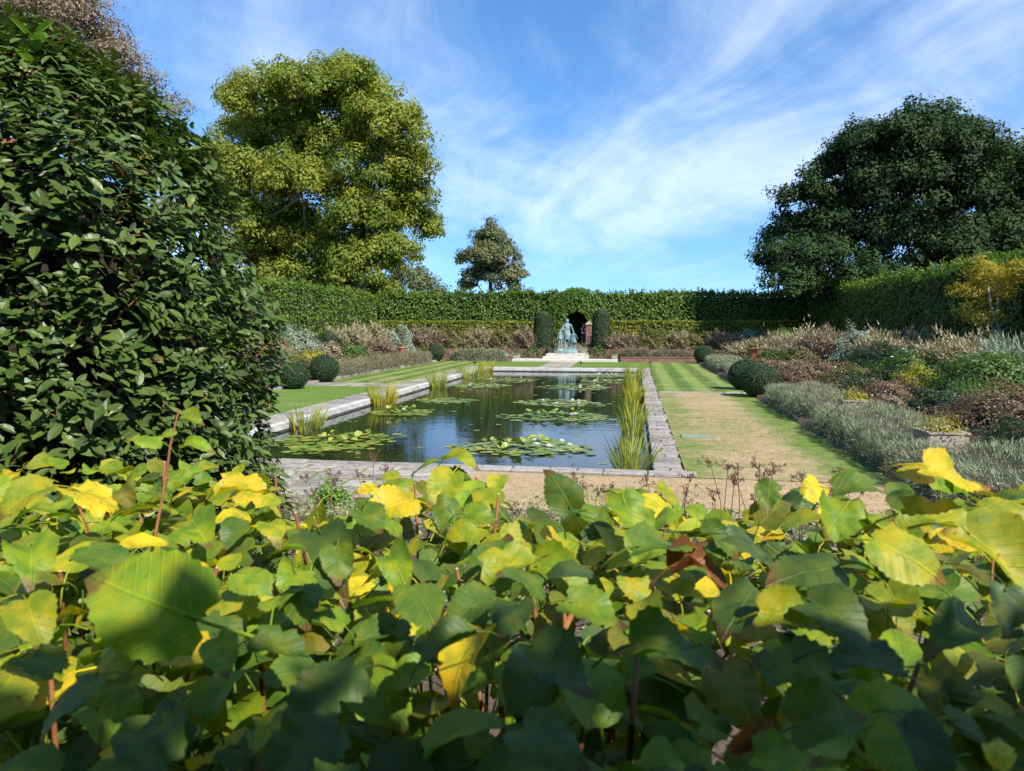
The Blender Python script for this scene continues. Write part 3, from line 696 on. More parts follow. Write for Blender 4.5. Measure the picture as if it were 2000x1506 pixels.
# cross paths
pcr = tag(empty('cross_path_right'), 'row of flagstones sunk in turf across the right lawn', 'paving', kind='structure')
x = .98
while x < 4.4:
    w = rs.uniform(.35, .7)
    stone(pcr, (x + w / 2, 30.0 + rs.uniform(-.06, .06), .012), (w - .06, .5, .1), 'stone_old', rs.uniform(-.06, .06), jit=.03)
    x += w
tag(sheet('cross_path_turf', [(.95, LX1, 29.58, 30.42)], -.004, 'lawn_dry', .5), 'turf under the right cross path', kind='structure')
pcl = tag(empty('cross_path_left'), 'flagstones crossing the left lawn towards the clipped balls', 'paving', kind='structure')
for k in range(3):
    x = -14.5
    while x < -10.7:
        w = rs.uniform(.4, .8)
        stone(pcl, (x + w / 2, 30.9 + k * .6, .014), (w - .05, .52, .1), 'stone_old', rs.uniform(-.04, .04), jit=.03)
        x += w
tag(sheet('cross_path_turf_left', [(LX0, -10.6, 30.55, 32.45)], -.004, 'lawn_parched', .6), 'worn turf under the left cross path', kind='structure')

# ------------------------------------------------------------------ walls, steps, gate
def box_thing(name, boxes, m, label, cat, parent=None):
    g = Geo()
    for c, d in boxes: g.box(c, d)
    o = link(name, g.mesh(name), M[m], parent)
    if label: tag(o, label, cat)
    return o
def wall(name, x0, x1, y0, y1, z0, z1, m, label):
    w = box_thing(name, [(((x0 + x1) / 2, (y0 + y1) / 2, (z0 + z1 - .07) / 2), (x1 - x0, y1 - y0, z1 - z0 - .07))], m, label, 'wall')
    box_thing('wall_cap', [(((x0 + x1) / 2, (y0 + y1) / 2, z1 - .033), (x1 - x0 + .06, y1 - y0 + .06, .066))], 'brick', None, None, w)
    return w
wall('brick_wall', LX0 + .1, AX - 4.1, 54.3, 54.62, -.2, .36, 'brick', 'low red brick wall along back lawn, left of the steps')
wall('brick_wall', AX + 4.1, LX1 - .1, 54.3, 54.62, -.2, .36, 'brick', 'low red brick wall along back lawn, right of the steps')
wall('brick_wall', -21.5, AX - 1.75, 58.3, 58.65, -.1, .78, 'brick', 'second brick terrace wall behind plants, left of the statue')
wall('brick_wall', AX + 1.75, 12.0, 58.3, 58.65, -.1, .78, 'brick', 'second brick terrace wall behind plants, right of the statue')
wall('brick_wall', -22.5, AX - 1.7, 62.0, 62.4, .2, 1.7, 'brick', 'tall brick wall below the low hedge, left of the gate')
wall('brick_wall', AX + 1.5, 12.5, 62.0, 62.4, .2, 1.7, 'brick', 'tall brick wall below the low hedge, right of the gate')
# low stone kerbs in front of lavender
for nm, xx, lb in (('bed_kerb', LX0 - .06, 'low pale stone kerb along the left lawn under the lavender'),):
    k = tag(empty(nm), lb, 'kerb')
    y = 13.0
    while y < 54.2:
        w = rs.uniform(.5, .9)
        stone(k, (xx, y + w / 2, .11 + rs.uniform(-.015, .015)), (.16, w - .02, .3), 'stone', 0)
        y += w
# statue platform steps
st = tag(empty('stone_steps', (AX, 54, 0)), 'pale limestone steps leading up to the verdigris statue', 'steps')
def step_block(x0, x1, y0, y1, z0, z1, parent, name='step', m='limestone', bev=.02):
    V_, Q_ = bevel_box(x1 - x0, y1 - y0, z1 - z0, bev, .004, rs)
    me = np_mesh(name, V_, [Q_]); me.materials.append(M[m])
    o = bpy.data.objects.new(name, me); COL.objects.link(o)
    o.parent = parent
    o.location = (np.array(((x0 + x1) / 2, (y0 + y1) / 2, z1)) - np.array(parent.location))
    return o
step_block(AX - 3.95, AX + 3.9, 54.0, 55.3, -.05, .17, st)
step_block(AX - 1.72, AX + 1.68, 54.75, 59.0, .0, .345, st)
step_block(AX - 1.55, AX + 1.5, 55.2, 58.9, .1, .52, st)
gs = tag(empty('gate_steps', (AX, 59, 0)), 'grey stone steps climbing to the gateway behind the statue', 'steps')
for k in range(4):
    step_block(AX - 1.2, AX + 1.2, 59.3 + k * .45, 61.6, .3, .66 + k * .135, gs, m='stone')
step_block(AX - 1.2, AX + 1.2, 61.6, 70.0, .6, 1.09, gs, 'landing', 'stone')
# gate piers
def pier(x, label, yp=63.6):
    e = tag(empty('brick_pier', (x, yp, 1.0 if yp < 64 else .5)), label, 'gate pier')
    box_thing('shaft', [((0, 0, .85), (.5, .5, 1.75))], 'brick', None, None, e)
    g = Geo(); g.box((0, 0, 1.77), (.62, .62, .10))
    g.add([(-.3, -.3, 1.822), (.3, -.3, 1.822), (.3, .3, 1.822), (-.3, .3, 1.822), (0, 0, 2.06)], None, [(0, 1, 4), (1, 2, 4), (2, 3, 4), (3, 0, 4)])
    g.lathe([(.02, 2.02), (.06, 2.07), (.045, 2.12), (0.001, 2.15)], seg=8)
    link('cap', g.mesh('cap'), M['cap_stone'], e)
    return e
pier(AX + 1.2, 'red brick gate pier with pointed stone cap right of the statue')
pier(AX - 1.25, 'red brick gate pier mostly hidden behind the statue, left', 64.9)
gt = tag(empty('iron_gate', (AX + .95, 63.9, 1.09)), 'black iron garden gate standing open in the dark gateway', 'gate')
g = Geo()
for k in range(7): g.tube([(0, k * .14, 0), (0, k * .14, 1.25 + .1 * math.sin(k * .5))], .013, 6)
link('bars', g.mesh('bars'), M['black_iron'], gt)
for z in (.1, .65, 1.2):
    box_thing('rail', [((.0, .42, z), (.035, .9, .035))], 'black_iron', None, None, gt)

# ================================================================== vegetation generators
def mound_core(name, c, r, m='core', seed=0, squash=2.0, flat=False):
    """bumpy solid inside a shrub (twigs and inner leaves, coloured dark as inner shade)"""
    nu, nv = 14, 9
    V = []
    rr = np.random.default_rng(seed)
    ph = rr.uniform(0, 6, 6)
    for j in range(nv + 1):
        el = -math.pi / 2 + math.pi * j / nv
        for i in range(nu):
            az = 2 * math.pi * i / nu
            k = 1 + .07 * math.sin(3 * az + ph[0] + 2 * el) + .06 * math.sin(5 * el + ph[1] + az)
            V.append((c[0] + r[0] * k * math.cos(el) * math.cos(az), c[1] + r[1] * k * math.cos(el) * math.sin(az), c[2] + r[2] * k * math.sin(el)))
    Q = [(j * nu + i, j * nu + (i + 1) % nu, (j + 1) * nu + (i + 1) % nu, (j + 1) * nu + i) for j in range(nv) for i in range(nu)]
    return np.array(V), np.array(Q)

def grow_hedge(name, box, leaf, dens, m, label, cat='hedge', shag=.12, top_wob=.15, faces='xXyYZ', seed=1, shoots=0, round_top=.0):
    """leafy clipped hedge: solid twiggy core coloured dark as inner shade + leaf shell; box = x0,x1,y0,y1,z0,z1"""
    x0, x1, y0, y1, z0, z1 = box
    e = tag(empty(name, ((x0 + x1) / 2, (y0 + y1) / 2, z0)), label, cat)
    c0 = np.array(e.location)
    P, Nn = [], []
    def emit(n, fn):
        n = int(n)
        if n <= 0: return
        u, v = rng.random(n), rng.random(n)
        p, nr = fn(u, v); P.append(p); Nn.append(np.broadcast_to(nr, p.shape).copy())
    A = lambda a, b: a * b
    lx, ly, lz = x1 - x0, y1 - y0, z1 - z0
    if 'x' in faces: emit(ly * lz * dens, lambda u, v: (np.stack([np.full_like(u, x0), y0 + u * ly, z0 + v * lz], 1), (-1, 0, .25)))
    if 'X' in faces: emit(ly * lz * dens, lambda u, v: (np.stack([np.full_like(u, x1), y0 + u * ly, z0 + v * lz], 1), (1, 0, .25)))
    if 'y' in faces: emit(lx * lz * dens, lambda u, v: (np.stack([x0 + u * lx, np.full_like(u, y0), z0 + v * lz], 1), (0, -1, .25)))
    if 'Y' in faces: emit(lx * lz * dens * .5, lambda u, v: (np.stack([x0 + u * lx, np.full_like(u, y1), z0 + v * lz], 1), (0, 1, .25)))
    if 'Z' in faces: emit(lx * ly * dens * 1.2, lambda u, v: (np.stack([x0 + u * lx, y0 + v * ly, np.full_like(u, z1)], 1), (0, 0, 1)))
    P = np.concatenate(P); Nn = np.concatenate(Nn)
    # unevenness: the face bulges and the top undulates
    k = (P[:, 2] - z0) / lz
    along = P[:, 0] + P[:, 1]
    bul = .10 * wob(along, seed, 1.4) + .07 * wob(P[:, 2] * 2 + along * .7, seed + 3, 2.0)
    P += Nn * (bul * np.where(Nn[:, 2:3].ravel() > .8, 0, 1))[:, None]
    P[:, 2] += k * top_wob * (wob(along, seed + 7, .9) + .6 * wob(along, seed + 8, 3.1))
    P -= Nn * (rng.random(len(P)) ** 2 * shag * 2.2)[:, None]
    P += rng.normal(size=P.shape) * shag * .45
    if shoots:
        n = int(shoots)
        u, v = rng.random(n), rng.random(n)
        bx = x0 + u * lx; by = y0 + v * ly
        al = bx + by
        base = z1 + top_wob * (wob(al, seed + 7, .9) + .6 * wob(al, seed + 8, 3.1))
        h = rng.random(n) ** 1.5 * .5
        for q in range(5):
            f = q / 4
            P = np.concatenate([P, np.stack([bx + rng.normal(size=n) * .05, by + rng.normal(size=n) * .05, base + h * f], 1)])
            Nn = np.concatenate([Nn, np.tile((0, 0, .6), (n, 1))])
    nr = Nn + unit(len(P)) * .75
    sz = leaf * rng.uniform(.65, 1.25, len(P))
    tn = np.clip(rng.normal(.45, .2, len(P)), 0, 1)
    link('foliage', leaf_mesh('foliage', P - c0, nr, sz, tn), M[m], e)['kind'] = 'stuff'
    ins = shag * 2.0
    g = Geo()
    # core follows the same wobble on top
    L = max(lx, ly); nseg = max(3, int(L / 1.2))
    for s_ in range(nseg):
        f0, f1 = s_ / nseg, (s_ + 1) / nseg
        if lx >= ly: bx0, bx1, by0, by1 = x0 + f0 * lx, x0 + f1 * lx, y0 + ins, y1 - ins
        else: bx0, bx1, by0, by1 = x0 + ins, x1 - ins, y0 + f0 * ly, y0 + f1 * ly
        if s_ == 0:
            if lx >= ly: bx0 += ins
            else: by0 += ins
        if s_ == nseg - 1:
            if lx >= ly: bx1 -= ins
            else: by1 -= ins
        zz = z1 - ins - .05 + top_wob * float(wob((bx0 + bx1) / 2 + (by0 + by1) / 2, seed + 7, .9))
        g.box(((bx0 + bx1) / 2 - c0[0], (by0 + by1) / 2 - c0[1], (z0 + zz) / 2 - c0[2]), (bx1 - bx0, by1 - by0, zz - z0))
    link('branch_shade', g.mesh('branch_shade'), M['core'], e)
    return e

def grow_tree(name, label, blobs, trunk, leafm, leaf, per_m2, barkm='bark', cl=(1.0, 1.6), clumps=1.0, up=.35, limb=.16, group=None, twigs=True, grow=1.0, dz=0.0):
    """tapered trunk, limbs to each leaf mass, clumps of leaf-sized faces"""
    bx, by, bz, r0, tops = trunk
    e = tag(empty(name, (bx, by, bz)), label, 'tree', group)
    c0 = np.array((bx, by, bz))
    g = Geo()
    B = np.array([b[:4] for b in blobs]); B[:, 3] *= grow; B[:, 2] += dz
    top = np.array(tops)
    spine = [np.array((bx, by, bz - .3)), np.array((bx, by, bz)) * .7 + top * .3 + (.2, 0, 0), top * .65 + np.array((bx, by, bz)) * .35, top]
    nsp = 12
    sp = []
    for t in np.linspace(0, 1, nsp):
        k = min(int(t * 3), 2); f = t * 3 - k
        sp.append(spine[k] * (1 - f) + spine[k + 1] * f + rng.normal(size=3) * r0 * .12)
    sp = np.array(sp); rad = r0 * (1 - .82 * np.linspace(0, 1, nsp)) + .02
    rad[0] *= 1.35
    g.tube(sp - c0, rad, 9)
    pos, nrm, siz, tin = [], [], [], []
    for b in B:
        c, r = b[:3], b[3]
        # limb from the spine
        hz = np.clip((c[2] - r * .6 - bz) / (top[2] - bz), .36, .92) * .8
        k = int(hz * (nsp - 1)); s0 = sp[k]
        # branch off a nearer leaf mass rather than running bare from the trunk
        dmy = np.linalg.norm(B[:, :3] - c, axis=1); hub = np.linalg.norm(B[:, :3] - sp[k], axis=1)
        cand = [q for q in range(len(B)) if dmy[q] > .01 and hub[q] < np.linalg.norm(c - s0) - .5 * r and dmy[q] < np.linalg.norm(c - s0) * .8]
        sub_ = bool(cand)
        if sub_: s0 = B[min(cand, key=lambda q: dmy[q]), :3]
        midp = s0 * .5 + c * .5 + np.array((0, 0, -.12 * np.linalg.norm(c - s0))) + rng.normal(size=3) * .06 * r
        cur = [s0 * (1 - t) ** 2 + midp * 2 * t * (1 - t) + c * t * t for t in np.linspace(0, 1, 7)]
        rr = np.linspace(min(rad[k] * .62, limb * (1 + r * .25)) * (.55 if sub_ else 1), .03 + .008 * r, 7)
        g.tube(np.array(cur) - c0, rr, 6)
        nc = max(4, int(clumps * 4 * math.pi * r * r / (math.pi * ((cl[0] + cl[1]) / 2) ** 2) * .85))
        d = unit(nc)
        d[:, 2] = np.where(d[:, 2] < -.35, -d[:, 2] * .6, d[:, 2])
        rr_ = r * rng.uniform(.62, 1.0, nc)
        cc = c + d * rr_[:, None]
        for q in range(nc):
            cr = rng.uniform(*cl) * (.75 + .1 * r / 3)
            if twigs:
                a0 = c + (cc[q] - c) * .25
                mid = (a0 + cc[q]) / 2 + rng.normal(size=3) * .12 * cr
                g.tube(np.array([a0, mid, cc[q]]) - c0, np.array([.055, .035, .012]) * (limb / .16), 4)
            n = int(per_m2 * 4 * cr * cr * 3.14)
            dd = unit(n)
            rad_ = cr * rng.uniform(.35, 1.0, n) ** .6 * np.where(rng.random(n) < .22, rng.uniform(1.0, 1.5, n), 1)
            ws = rng.normal(size=3) * .28
            pp = cc[q] + dd * rad_[:, None] * np.array((1.1, 1.1, .75)) + (rad_[:, None] * np.abs(dd[:, 0:1])) * ws - np.array((0, 0, 1)) * (rad_ * np.hypot(dd[:, 0], dd[:, 1]) * rng.random(n) * .5)[:, None]
            pos.append(pp)
            nrm.append(dd + np.array((0, 0, up)) + unit(n) * .55 + d[q] * .35)
            siz.append(leaf * rng.uniform(.6, 1.3, n))
            t_ = rng.normal(.42 + rng.normal() * .12, .16, n)
            tin.append(np.clip(t_, 0, 1))
    pos = np.concatenate(pos)
    link('crown', leaf_mesh('crown', pos - c0, np.concatenate(nrm), np.concatenate(siz), np.concatenate(tin)), M[leafm], e)['kind'] = 'stuff'
    link('trunk', g.mesh('trunk', True), M[barkm], e)
    return e, len(pos)

def grow_mound(name, label, c, r, m, n, leaf, cat='shrub', kind='kite', group=None, up=.5, flowers=None, stalks=0, inner=.55, core=True, thin=.3, rz=0.0, corem='core'):
    """one rounded plant; c = base centre, r = (rx, ry, height)"""
    c = np.array(c, float)
    d = unit(n); d[:, 2] = np.abs(d[:, 2]) * 1.0
    lump = 1 + .20 * np.sin(d[:, 0] * 5 + c[0] * 7) * np.sin(d[:, 1] * 4.3 + c[1] * 5) + .13 * np.sin(d[:, 2] * 9 + c[0] * 3 + d[:, 0] * 7) + .10 * np.sin(d[:, 0] * 13 + d[:, 2] * 11 + c[1])
    k = lump * rng.uniform(inner, 1.0, n) ** .5 * np.where(rng.random(n) < .10, rng.uniform(1.0, 1.25, n), 1)
    p = d * k[:, None] * np.array(r)
    if kind == 'blade':
        p[:, 2] = np.abs(d[:, 2]) ** .6 * k * r[2] * (.82 + .18 * np.sin(d[:, 0] * 8 + d[:, 1] * 9 + c[0])) ; p[:, :2] *= 1.12
    if rz:
        ca, sa = math.cos(rz), math.sin(rz)
        p = np.stack([p[:, 0] * ca - p[:, 1] * sa, p[:, 0] * sa + p[:, 1] * ca, p[:, 2]], 1)
    tn = np.clip(rng.normal(.45, .24, n), 0, 1)
    if kind == 'blade':
        sp_ = d * np.array((1, 1, 1)) + np.array((0, 0, up)) + rng.normal(size=(n, 3)) * .35
        sz = np.stack([leaf * thin * rng.uniform(.7, 1.3, n), leaf * rng.uniform(.6, 1.3, n), np.ones(n)], 1)
        me = leaf_mesh('foliage', p, rng.normal(size=(n, 3)), sz, tn, BLADE_V, BLADE_F, spin=sp_)
    else:
        me = leaf_mesh('foliage', p, d + (0, 0, up) + unit(n) * .7, leaf * rng.uniform(.6, 1.3, n), tn)
    e = tag(empty(name, tuple(c)), label, cat, group)
    link('foliage', me, M[m], e)['kind'] = 'stuff'
    if core:
        V_, Q_ = mound_core('twigs', (0, 0, r[2] * .05), (r[0] * inner * 1.12, r[1] * inner * 1.12, r[2] * inner * 1.12), seed=int(abs(c[0] * 31 + c[1] * 7)))
        if rz:
            ca, sa = math.cos(rz), math.sin(rz)
            V_ = np.stack([V_[:, 0] * ca - V_[:, 1] * sa, V_[:, 0] * sa + V_[:, 1] * ca, V_[:, 2]], 1)
        link('twigs', np_mesh('twigs', V_, [Q_], True), M[corem], e)  # solid twig mass, its dark colour stands in for inner shade
    if stalks:
        g = Geo()
        tops = []
        for q in range(stalks):
            a, rr_ = rng.uniform(0, 6.28), math.sqrt(rng.random())
            b0 = np.array((r[0] * .6 * rr_ * math.cos(a), r[1] * .6 * rr_ * math.sin(a), r[2] * .3))
            t0 = b0 * np.array((1.5, 1.5, 1)) + np.array((0, 0, r[2] * rng.uniform(.7, 1.05)))
            g.tube([b0, (b0 + t0) / 2 + rng.normal(size=3) * .02, t0], [.006, .005, .003], 3)
        link('stalks', g.mesh('stalks'), M['p_dead'] if False else M['twig'], e)['kind'] = 'stuff'
    if flowers:
        fm, fn, fs = flowers
        d = unit(fn); d[:, 2] = np.abs(d[:, 2])
        p = d * np.array(r) * rng.uniform(.92, 1.1, fn)[:, None]
        nn = d * .6 + np.array((0, -.3, .7)) + unit(fn) * .4
        pos = np.repeat(p, 4, 0); nrm = np.repeat(nn, 4, 0) + unit(fn * 4) * .35
        link('blossom', leaf_mesh('blossom', pos, nrm, fs * rng.uniform(.7, 1.2, fn * 4), rng.random(fn * 4)), M[fm], e)['kind'] = 'stuff'
    return e

# ================================================================== background planting
grow_hedge('tall_hedge', (-23.2, AX - 1.75, 64.6, 66.2, 1.05, 5.45), .26, 80, 'hedge', 'tall clipped green hedge along the back, left of the gateway', shoots=500, seed=2)
grow_hedge('tall_hedge', (AX + 1.6, 15.0, 64.6, 66.2, 1.05, 5.35), .26, 80, 'hedge', 'tall clipped green hedge along the back, right of the gateway', shoots=500, seed=5)
# arch over the gateway
e = tag(empty('hedge_arch', (AX, 65.4, 3.0)), 'bushy evergreen arch grown over the dark gateway', 'hedge')
n = 9000
th = rng.uniform(0, math.pi, n); rad_ = rng.uniform(.98, 2.95, n)
P = np.stack([np.cos(th) * rad_ * 1.0, rng.uniform(-1.0, 1.0, n), np.sin(th) * rad_ * 1.04 - .1 + rng.normal(size=n) * .06], 1)
P2 = np.stack([np.sign(rng.random(4000) - .5) * rng.uniform(1.1, 2.2, 4000), rng.uniform(-1.0, .9, 4000), rng.uniform(-2.0, .1, 4000)], 1)
P = np.concatenate([P, P2])
link('foliage', leaf_mesh('foliage', P, np.stack([P[:, 0] * .3, np.full(len(P), -1.0), np.full(len(P), .4)], 1) + unit(len(P)) * .8, .24 * rng.uniform(.6, 1.3, len(P)), np.clip(rng.normal(.4, .22, len(P)), 0, 1)), M['hedge'], e)['kind'] = 'stuff'
grow_hedge('walk_roof', (-12, 3, 66.3, 68.9, 4.3, 5.3), .28, 40, 'hedge', 'leafy roof of the walk behind the gateway arch', seed=9)
grow_hedge('rear_hedge', (-12, 3, 69.0, 70.0, 1.05, 5.0), .28, 40, 'hedge', 'shaded hedge seen through the gateway, closing the walk behind', seed=8)
grow_hedge('low_hedge', (-22.5, AX - 2.5, 62.5, 63.3, 1.6, 3.05), .2, 130, 'hedge_low', 'low yellow-green clipped hedge on the wall left of the gateway', top_wob=.05, shag=.07, seed=12)
grow_hedge('low_hedge', (AX + 2.3, 13.2, 62.5, 63.3, 1.6, 3.05), .2, 130, 'hedge_low', 'low yellow-green clipped hedge on the wall right of the gateway', top_wob=.05, shag=.07, seed=14)
grow_hedge('side_hedge', (-25.0, -23.3, 36, 64.4, 1.0, 5.5), .22, 75, 'hedge', 'sunlit clipped hedge along the left side of the garden', faces='XyZ', shoots=500, seed=21)
grow_hedge('side_hedge', (14.3, 16.0, 20, 64.4, 1.0, 5.4), .2, 90, 'hedge', 'shaded clipped hedge with bright top along the right side', faces='xyZ', shoots=900, top_wob=.22, seed=25)
grow_hedge('low_hedge', (13.3, 14.1, 20, 61.9, .9, 2.2), .17, 130, 'yew', 'low dark hedge running in front of the right side hedge', faces='xyZ', top_wob=.05, shag=.06, seed=31)

def px_top(b): return max(q[2] for q in b)
grow_tree('plane_tree', 'huge sunlit yellow-green tree towering over the left back hedge', PLANE, (-27.5, 70, 1.0, 1.0, (-27.0, 70, 22)), 'plane', .35, 13, 'bark_pale', cl=(.7, 1.6), clumps=1.3, limb=.2, grow=1.05, dz=-1.0)
grow_tree('oak_tree', 'broad dark green oak standing behind the right hedge', OAK, (20.8, 59, 1.0, .75, (21.2, 59, 14)), 'oak', .28, 19, 'bark', cl=(.65, 1.3), clumps=1.7, limb=.13, grow=1.25, dz=-.7)
grow_tree('distant_tree', 'slim grey-green tree standing alone beyond the back hedge', FARTREE, (-21.9, 110, 1.0, .45, (-21.8, 110, 17)), 'fartree', .42, 9, 'bark', cl=(.9, 1.4), clumps=1.5, limb=.10, twigs=False)
grow_tree('distant_tree', 'rounded grey-brown tree low beyond hedge, beside the huge tree', GREYTREE, (-28.6, 96, 1.0, .4, (-29, 96, 9)), 'fartree', .42, 9, 'bark', cl=(1.0, 1.5), clumps=1, limb=.12, twigs=False)
grow_tree('browning_tree', 'russet brown-leaved tree with bare twigs above the laurel', BROWN, (-23.5, 28, 1.0, .5, (-23.2, 28, 14)), 'browntree', .13, 38, 'bark', cl=(.5, .95), clumps=1.8, limb=.10, grow=1.15)
grow_tree('distant_tree', 'low green treetop just showing above hedge, right of slim tree', [(-15.6, 92, 6.0, 1.6), (-13.6, 92, 5.6, 1.5), (-17, 92, 5.4, 1.4)], (-15.2, 92, 1.0, .2, (-15.2, 92, 5.5)), 'fartree', .36, 10, cl=(.7, 1.0), clumps=1.2, limb=.1, twigs=False)
grow_tree('distant_tree', 'thin grey treetop peeping over the hedge left of the gateway', [(-10.9, 95, 6.6, .7), (-10.7, 95, 5.6, .9)], (-10.9, 95, 1.0, .14, (-10.9, 95, 6.6)), 'fartree', .26, 12, cl=(.4, .6), clumps=1.0, limb=.08)
grow_tree('distant_tree', 'grey twiggy treetop peeping over the hedge right of the gateway', [(-4.7, 95, 6.3, .9), (-3.6, 95, 5.8, .8), (-5.7, 95, 5.8, .8)], (-4.7, 95, 1.0, .16, (-4.7, 95, 6.3)), 'fartree', .26, 12, cl=(.4, .7), clumps=1.0, limb=.08)
# light green bough hanging low beside the left hedge corner
grow_mound('plane_bough', 'bright green drooping bough mass beside the left hedge corner', (-23.0, 66.8, 2.0), (2.0, 1.6, 4.9), 'plane', 3500, .3, cat='tree')

# yews and clipped balls
def topiary_column(x, y, z, r, h, label):
    n = 9000
    e = tag(empty('topiary_column', (x, y, z)), label, 'topiary', 'clipped yew columns beside the statue')
    t = rng.random(n); a = rng.uniform(0, 6.28, n)
    zz = t * h
    rr_ = r * np.where(zz > h - r * .9, np.sqrt(np.clip(1 - ((zz - (h - r * .9)) / (r * .9)) ** 2, 0, 1)), 1.0) * (.94 + .06 * np.sin(zz * 1.2)) * rng.uniform(.9, 1.02, n)
    P = np.stack([np.cos(a) * rr_, np.sin(a) * rr_, zz], 1)
    nn = np.stack([np.cos(a), np.sin(a), .3 + (zz > h - r) * .8], 1) + unit(n) * .6
    link('foliage', leaf_mesh('foliage', P, nn, .11 * rng.uniform(.6, 1.3, n), np.clip(rng.normal(.45, .25, n), 0, 1)), M['yew'], e)['kind'] = 'stuff'
    g = Geo(); g.lathe([(r * .86, 0), (r * .9, h * .5), (r * .88, h - r * .9), (r * .65, h - r * .35), (r * .3, h - r * .1), (.01, h - r * .06)], seg=14)
    link('branch_shade', g.mesh('branch_shade', True), M['core'], e)
topiary_column(-7.45, 60.3, .6, .82, 3.25, 'dark clipped yew column with rounded top left of the statue')
topiary_column(-2.72, 60.3, .6, .74, 3.4, 'dark clipped yew column right of the statue and pier')
def ball(x, y, r, label, sq=.95):
    n = int(5200 * min(1, (r / .75) ** 2) * 1.3)
    e = tag(empty('topiary_ball', (x, y, 0)), label, 'topiary', 'clipped round bushes edging the lawns')
    d = unit(n)
    lump = 1 + .025 * np.sin(d[:, 0] * 6 + x) * np.sin(d[:, 2] * 5 + y) 
    P = d * (r * lump * rng.uniform(.93, 1.01, n))[:, None] * (1, 1, sq) + (0, 0, r * sq * .96)
    link('foliage', leaf_mesh('foliage', P, d + unit(n) * .75, .062 * rng.uniform(.6, 1.3, n), np.clip(rng.normal(.45, .25, n), 0, 1)), M['box'], e)['kind'] = 'stuff'
    V_, Q_ = mound_core('branch_shade', (0, 0, r * sq * .96), (r * .87, r * .87, r * .87 * sq)); 
    link('branch_shade', np_mesh('branch_shade', V_, [Q_], True), M['core'], e)
ball(-14.15, 28.9, .60, 'clipped dark green ball at the left lawn edge, nearest the laurel')
ball(-14.45, 32.6, .70, 'larger clipped dark green ball left of lawn beside cross path')
ball(-14.7, 53.2, .66, 'clipped dark green ball at the far left lawn corner')
ball(4.62, 28.5, .70, 'clipped green ball on right lawn edge, front one of the pair', .9)
ball(4.55, 31.6, .70, 'clipped green ball on right lawn edge, rear one of the pair', .92)
ball(4.85, 53.0, .72, 'clipped dark green ball at the far right lawn corner', .9)

# lavender rows
def lavender(x, y0, y1, w, h, label, m='lavender', dens=420, horizontal=False, z=None):
    """one stretch of lavender: overlapping rounded bushes grown together"""
    L = y1 - y0
    e = tag(empty('lavender_bush', ((x, (y0 + y1) / 2, 0) if not horizontal else ((y0 + y1) / 2, x, 0))), label, 'lavender', 'lavender rows edging the lawns')
    n = int(dens * L * (w + h) * 1.1 * (2.4 if math.hypot(*e.location[:2]) < 26 else 1.2))
    s_ = rng.random(n) * L - L / 2
    a = rng.uniform(-.15, math.pi + .15, n)
    nb = max(2, int(L / 1.3))
    clump = .84 + .16 * np.abs(np.sin((s_ / L + .5) * math.pi * nb + .4 * np.sin(a * 2)))
    endr = np.sqrt(np.clip(1 - (np.abs(s_) / (L / 2)) ** 6, .02, 1))
    clump = clump * (1 + .07 * np.sin(s_ * 5.3 + a * 3) + .05 * np.sin(s_ * 11 - a * 5))
    k = clump * endr * rng.uniform(.80, 1.02, n)
    ex = np.sign(np.cos(a)) * np.abs(np.cos(a)) ** .5; ez = np.clip(np.sin(a), 0, 1) ** .5
    lat = ex * w / 2 * k; zz = ez * h * k + .04
    if horizontal:
        P = np.stack([s_, lat, zz], 1); D = np.stack([rng.normal(size=n) * .25, ex * .7, ez + .35], 1)
        z0 = z
    else:
        P = np.stack([lat, s_, zz], 1); D = np.stack([ex * .7, rng.normal(size=n) * .25, ez + .35], 1)
        z0 = z
    gz_ = z0 if z0 is not None else zt(P[:, 0] + e.location[0], P[:, 1] + e.location[1]) * .6
    P[:, 2] += gz_
    D = D + rng.normal(size=(n, 3)) * .4
    far_ = max(1.0, math.hypot(*e.location[:2]) / 26)
    sz = np.stack([rng.uniform(.009, .02, n) * far_, rng.uniform(.05, .13, n) * far_, np.ones(n)], 1)
    tn = np.clip(rng.normal(.42, .24, n) + .12 * np.sin(P[:, 0] * 3 + P[:, 1] * 2.3), 0, 1)
    link('foliage', leaf_mesh('foliage', P, rng.normal(size=(n, 3)), sz, tn, BLADE_V, BLADE_F, spin=D), M[m], e)['kind'] = 'stuff'
    # woody core
    seg = max(6, int(L / .25)); V_ = []; na = 10
    for i in range(seg + 1):
        s0 = -L / 2 + L * i / seg
        cl_ = .82 + .16 * abs(math.sin((s0 / L + .5) * math.pi * nb))
        er = math.sqrt(max(.02, 1 - (abs(s0) / (L / 2)) ** 6)) * .84 * cl_
        zb_ = z0 if z0 is not None else float(zt(e.location[0], e.location[1] + s0)) * .6
        for j in range(na):
            aa = math.pi * j / (na - 1)
            l_ = math.copysign(abs(math.cos(aa)) ** .5, math.cos(aa)) * w / 2 * er; z_ = max(0, math.sin(aa)) ** .5 * h * er + zb_ - .06
            V_.append((s0, l_, z_) if horizontal else (l_, s0, z_))
    Q_ = [(i * na + j, i * na + j + 1, (i + 1) * na + j + 1, (i + 1) * na + j) for i in range(seg) for j in range(na - 1)]
    link('stems', np_mesh('stems', np.array(V_), [np.array(Q_)], True), M['lav_core'], e)
lavender(5.6, 10.4, 14.4, 2.6, .54, 'silvery lavender nearest the camera, right edge of picture')
lavender(4.85, 13.7, 15.6, 1.0, .46, 'small lavender tuft between the lawn and the near planter')
lavender(5.4, 14.9, 20.2, 2.1, .62, 'long silver-green lavender bush between the near planter and yellow planter')
lavender(5.3, 20.6, 26.9, 1.9, .64, 'silver-green lavender just in front of the paired clipped balls')
lavender(5.45, 33.2, 40.0, 1.8, .6, 'lavender stretch directly behind the paired clipped balls')
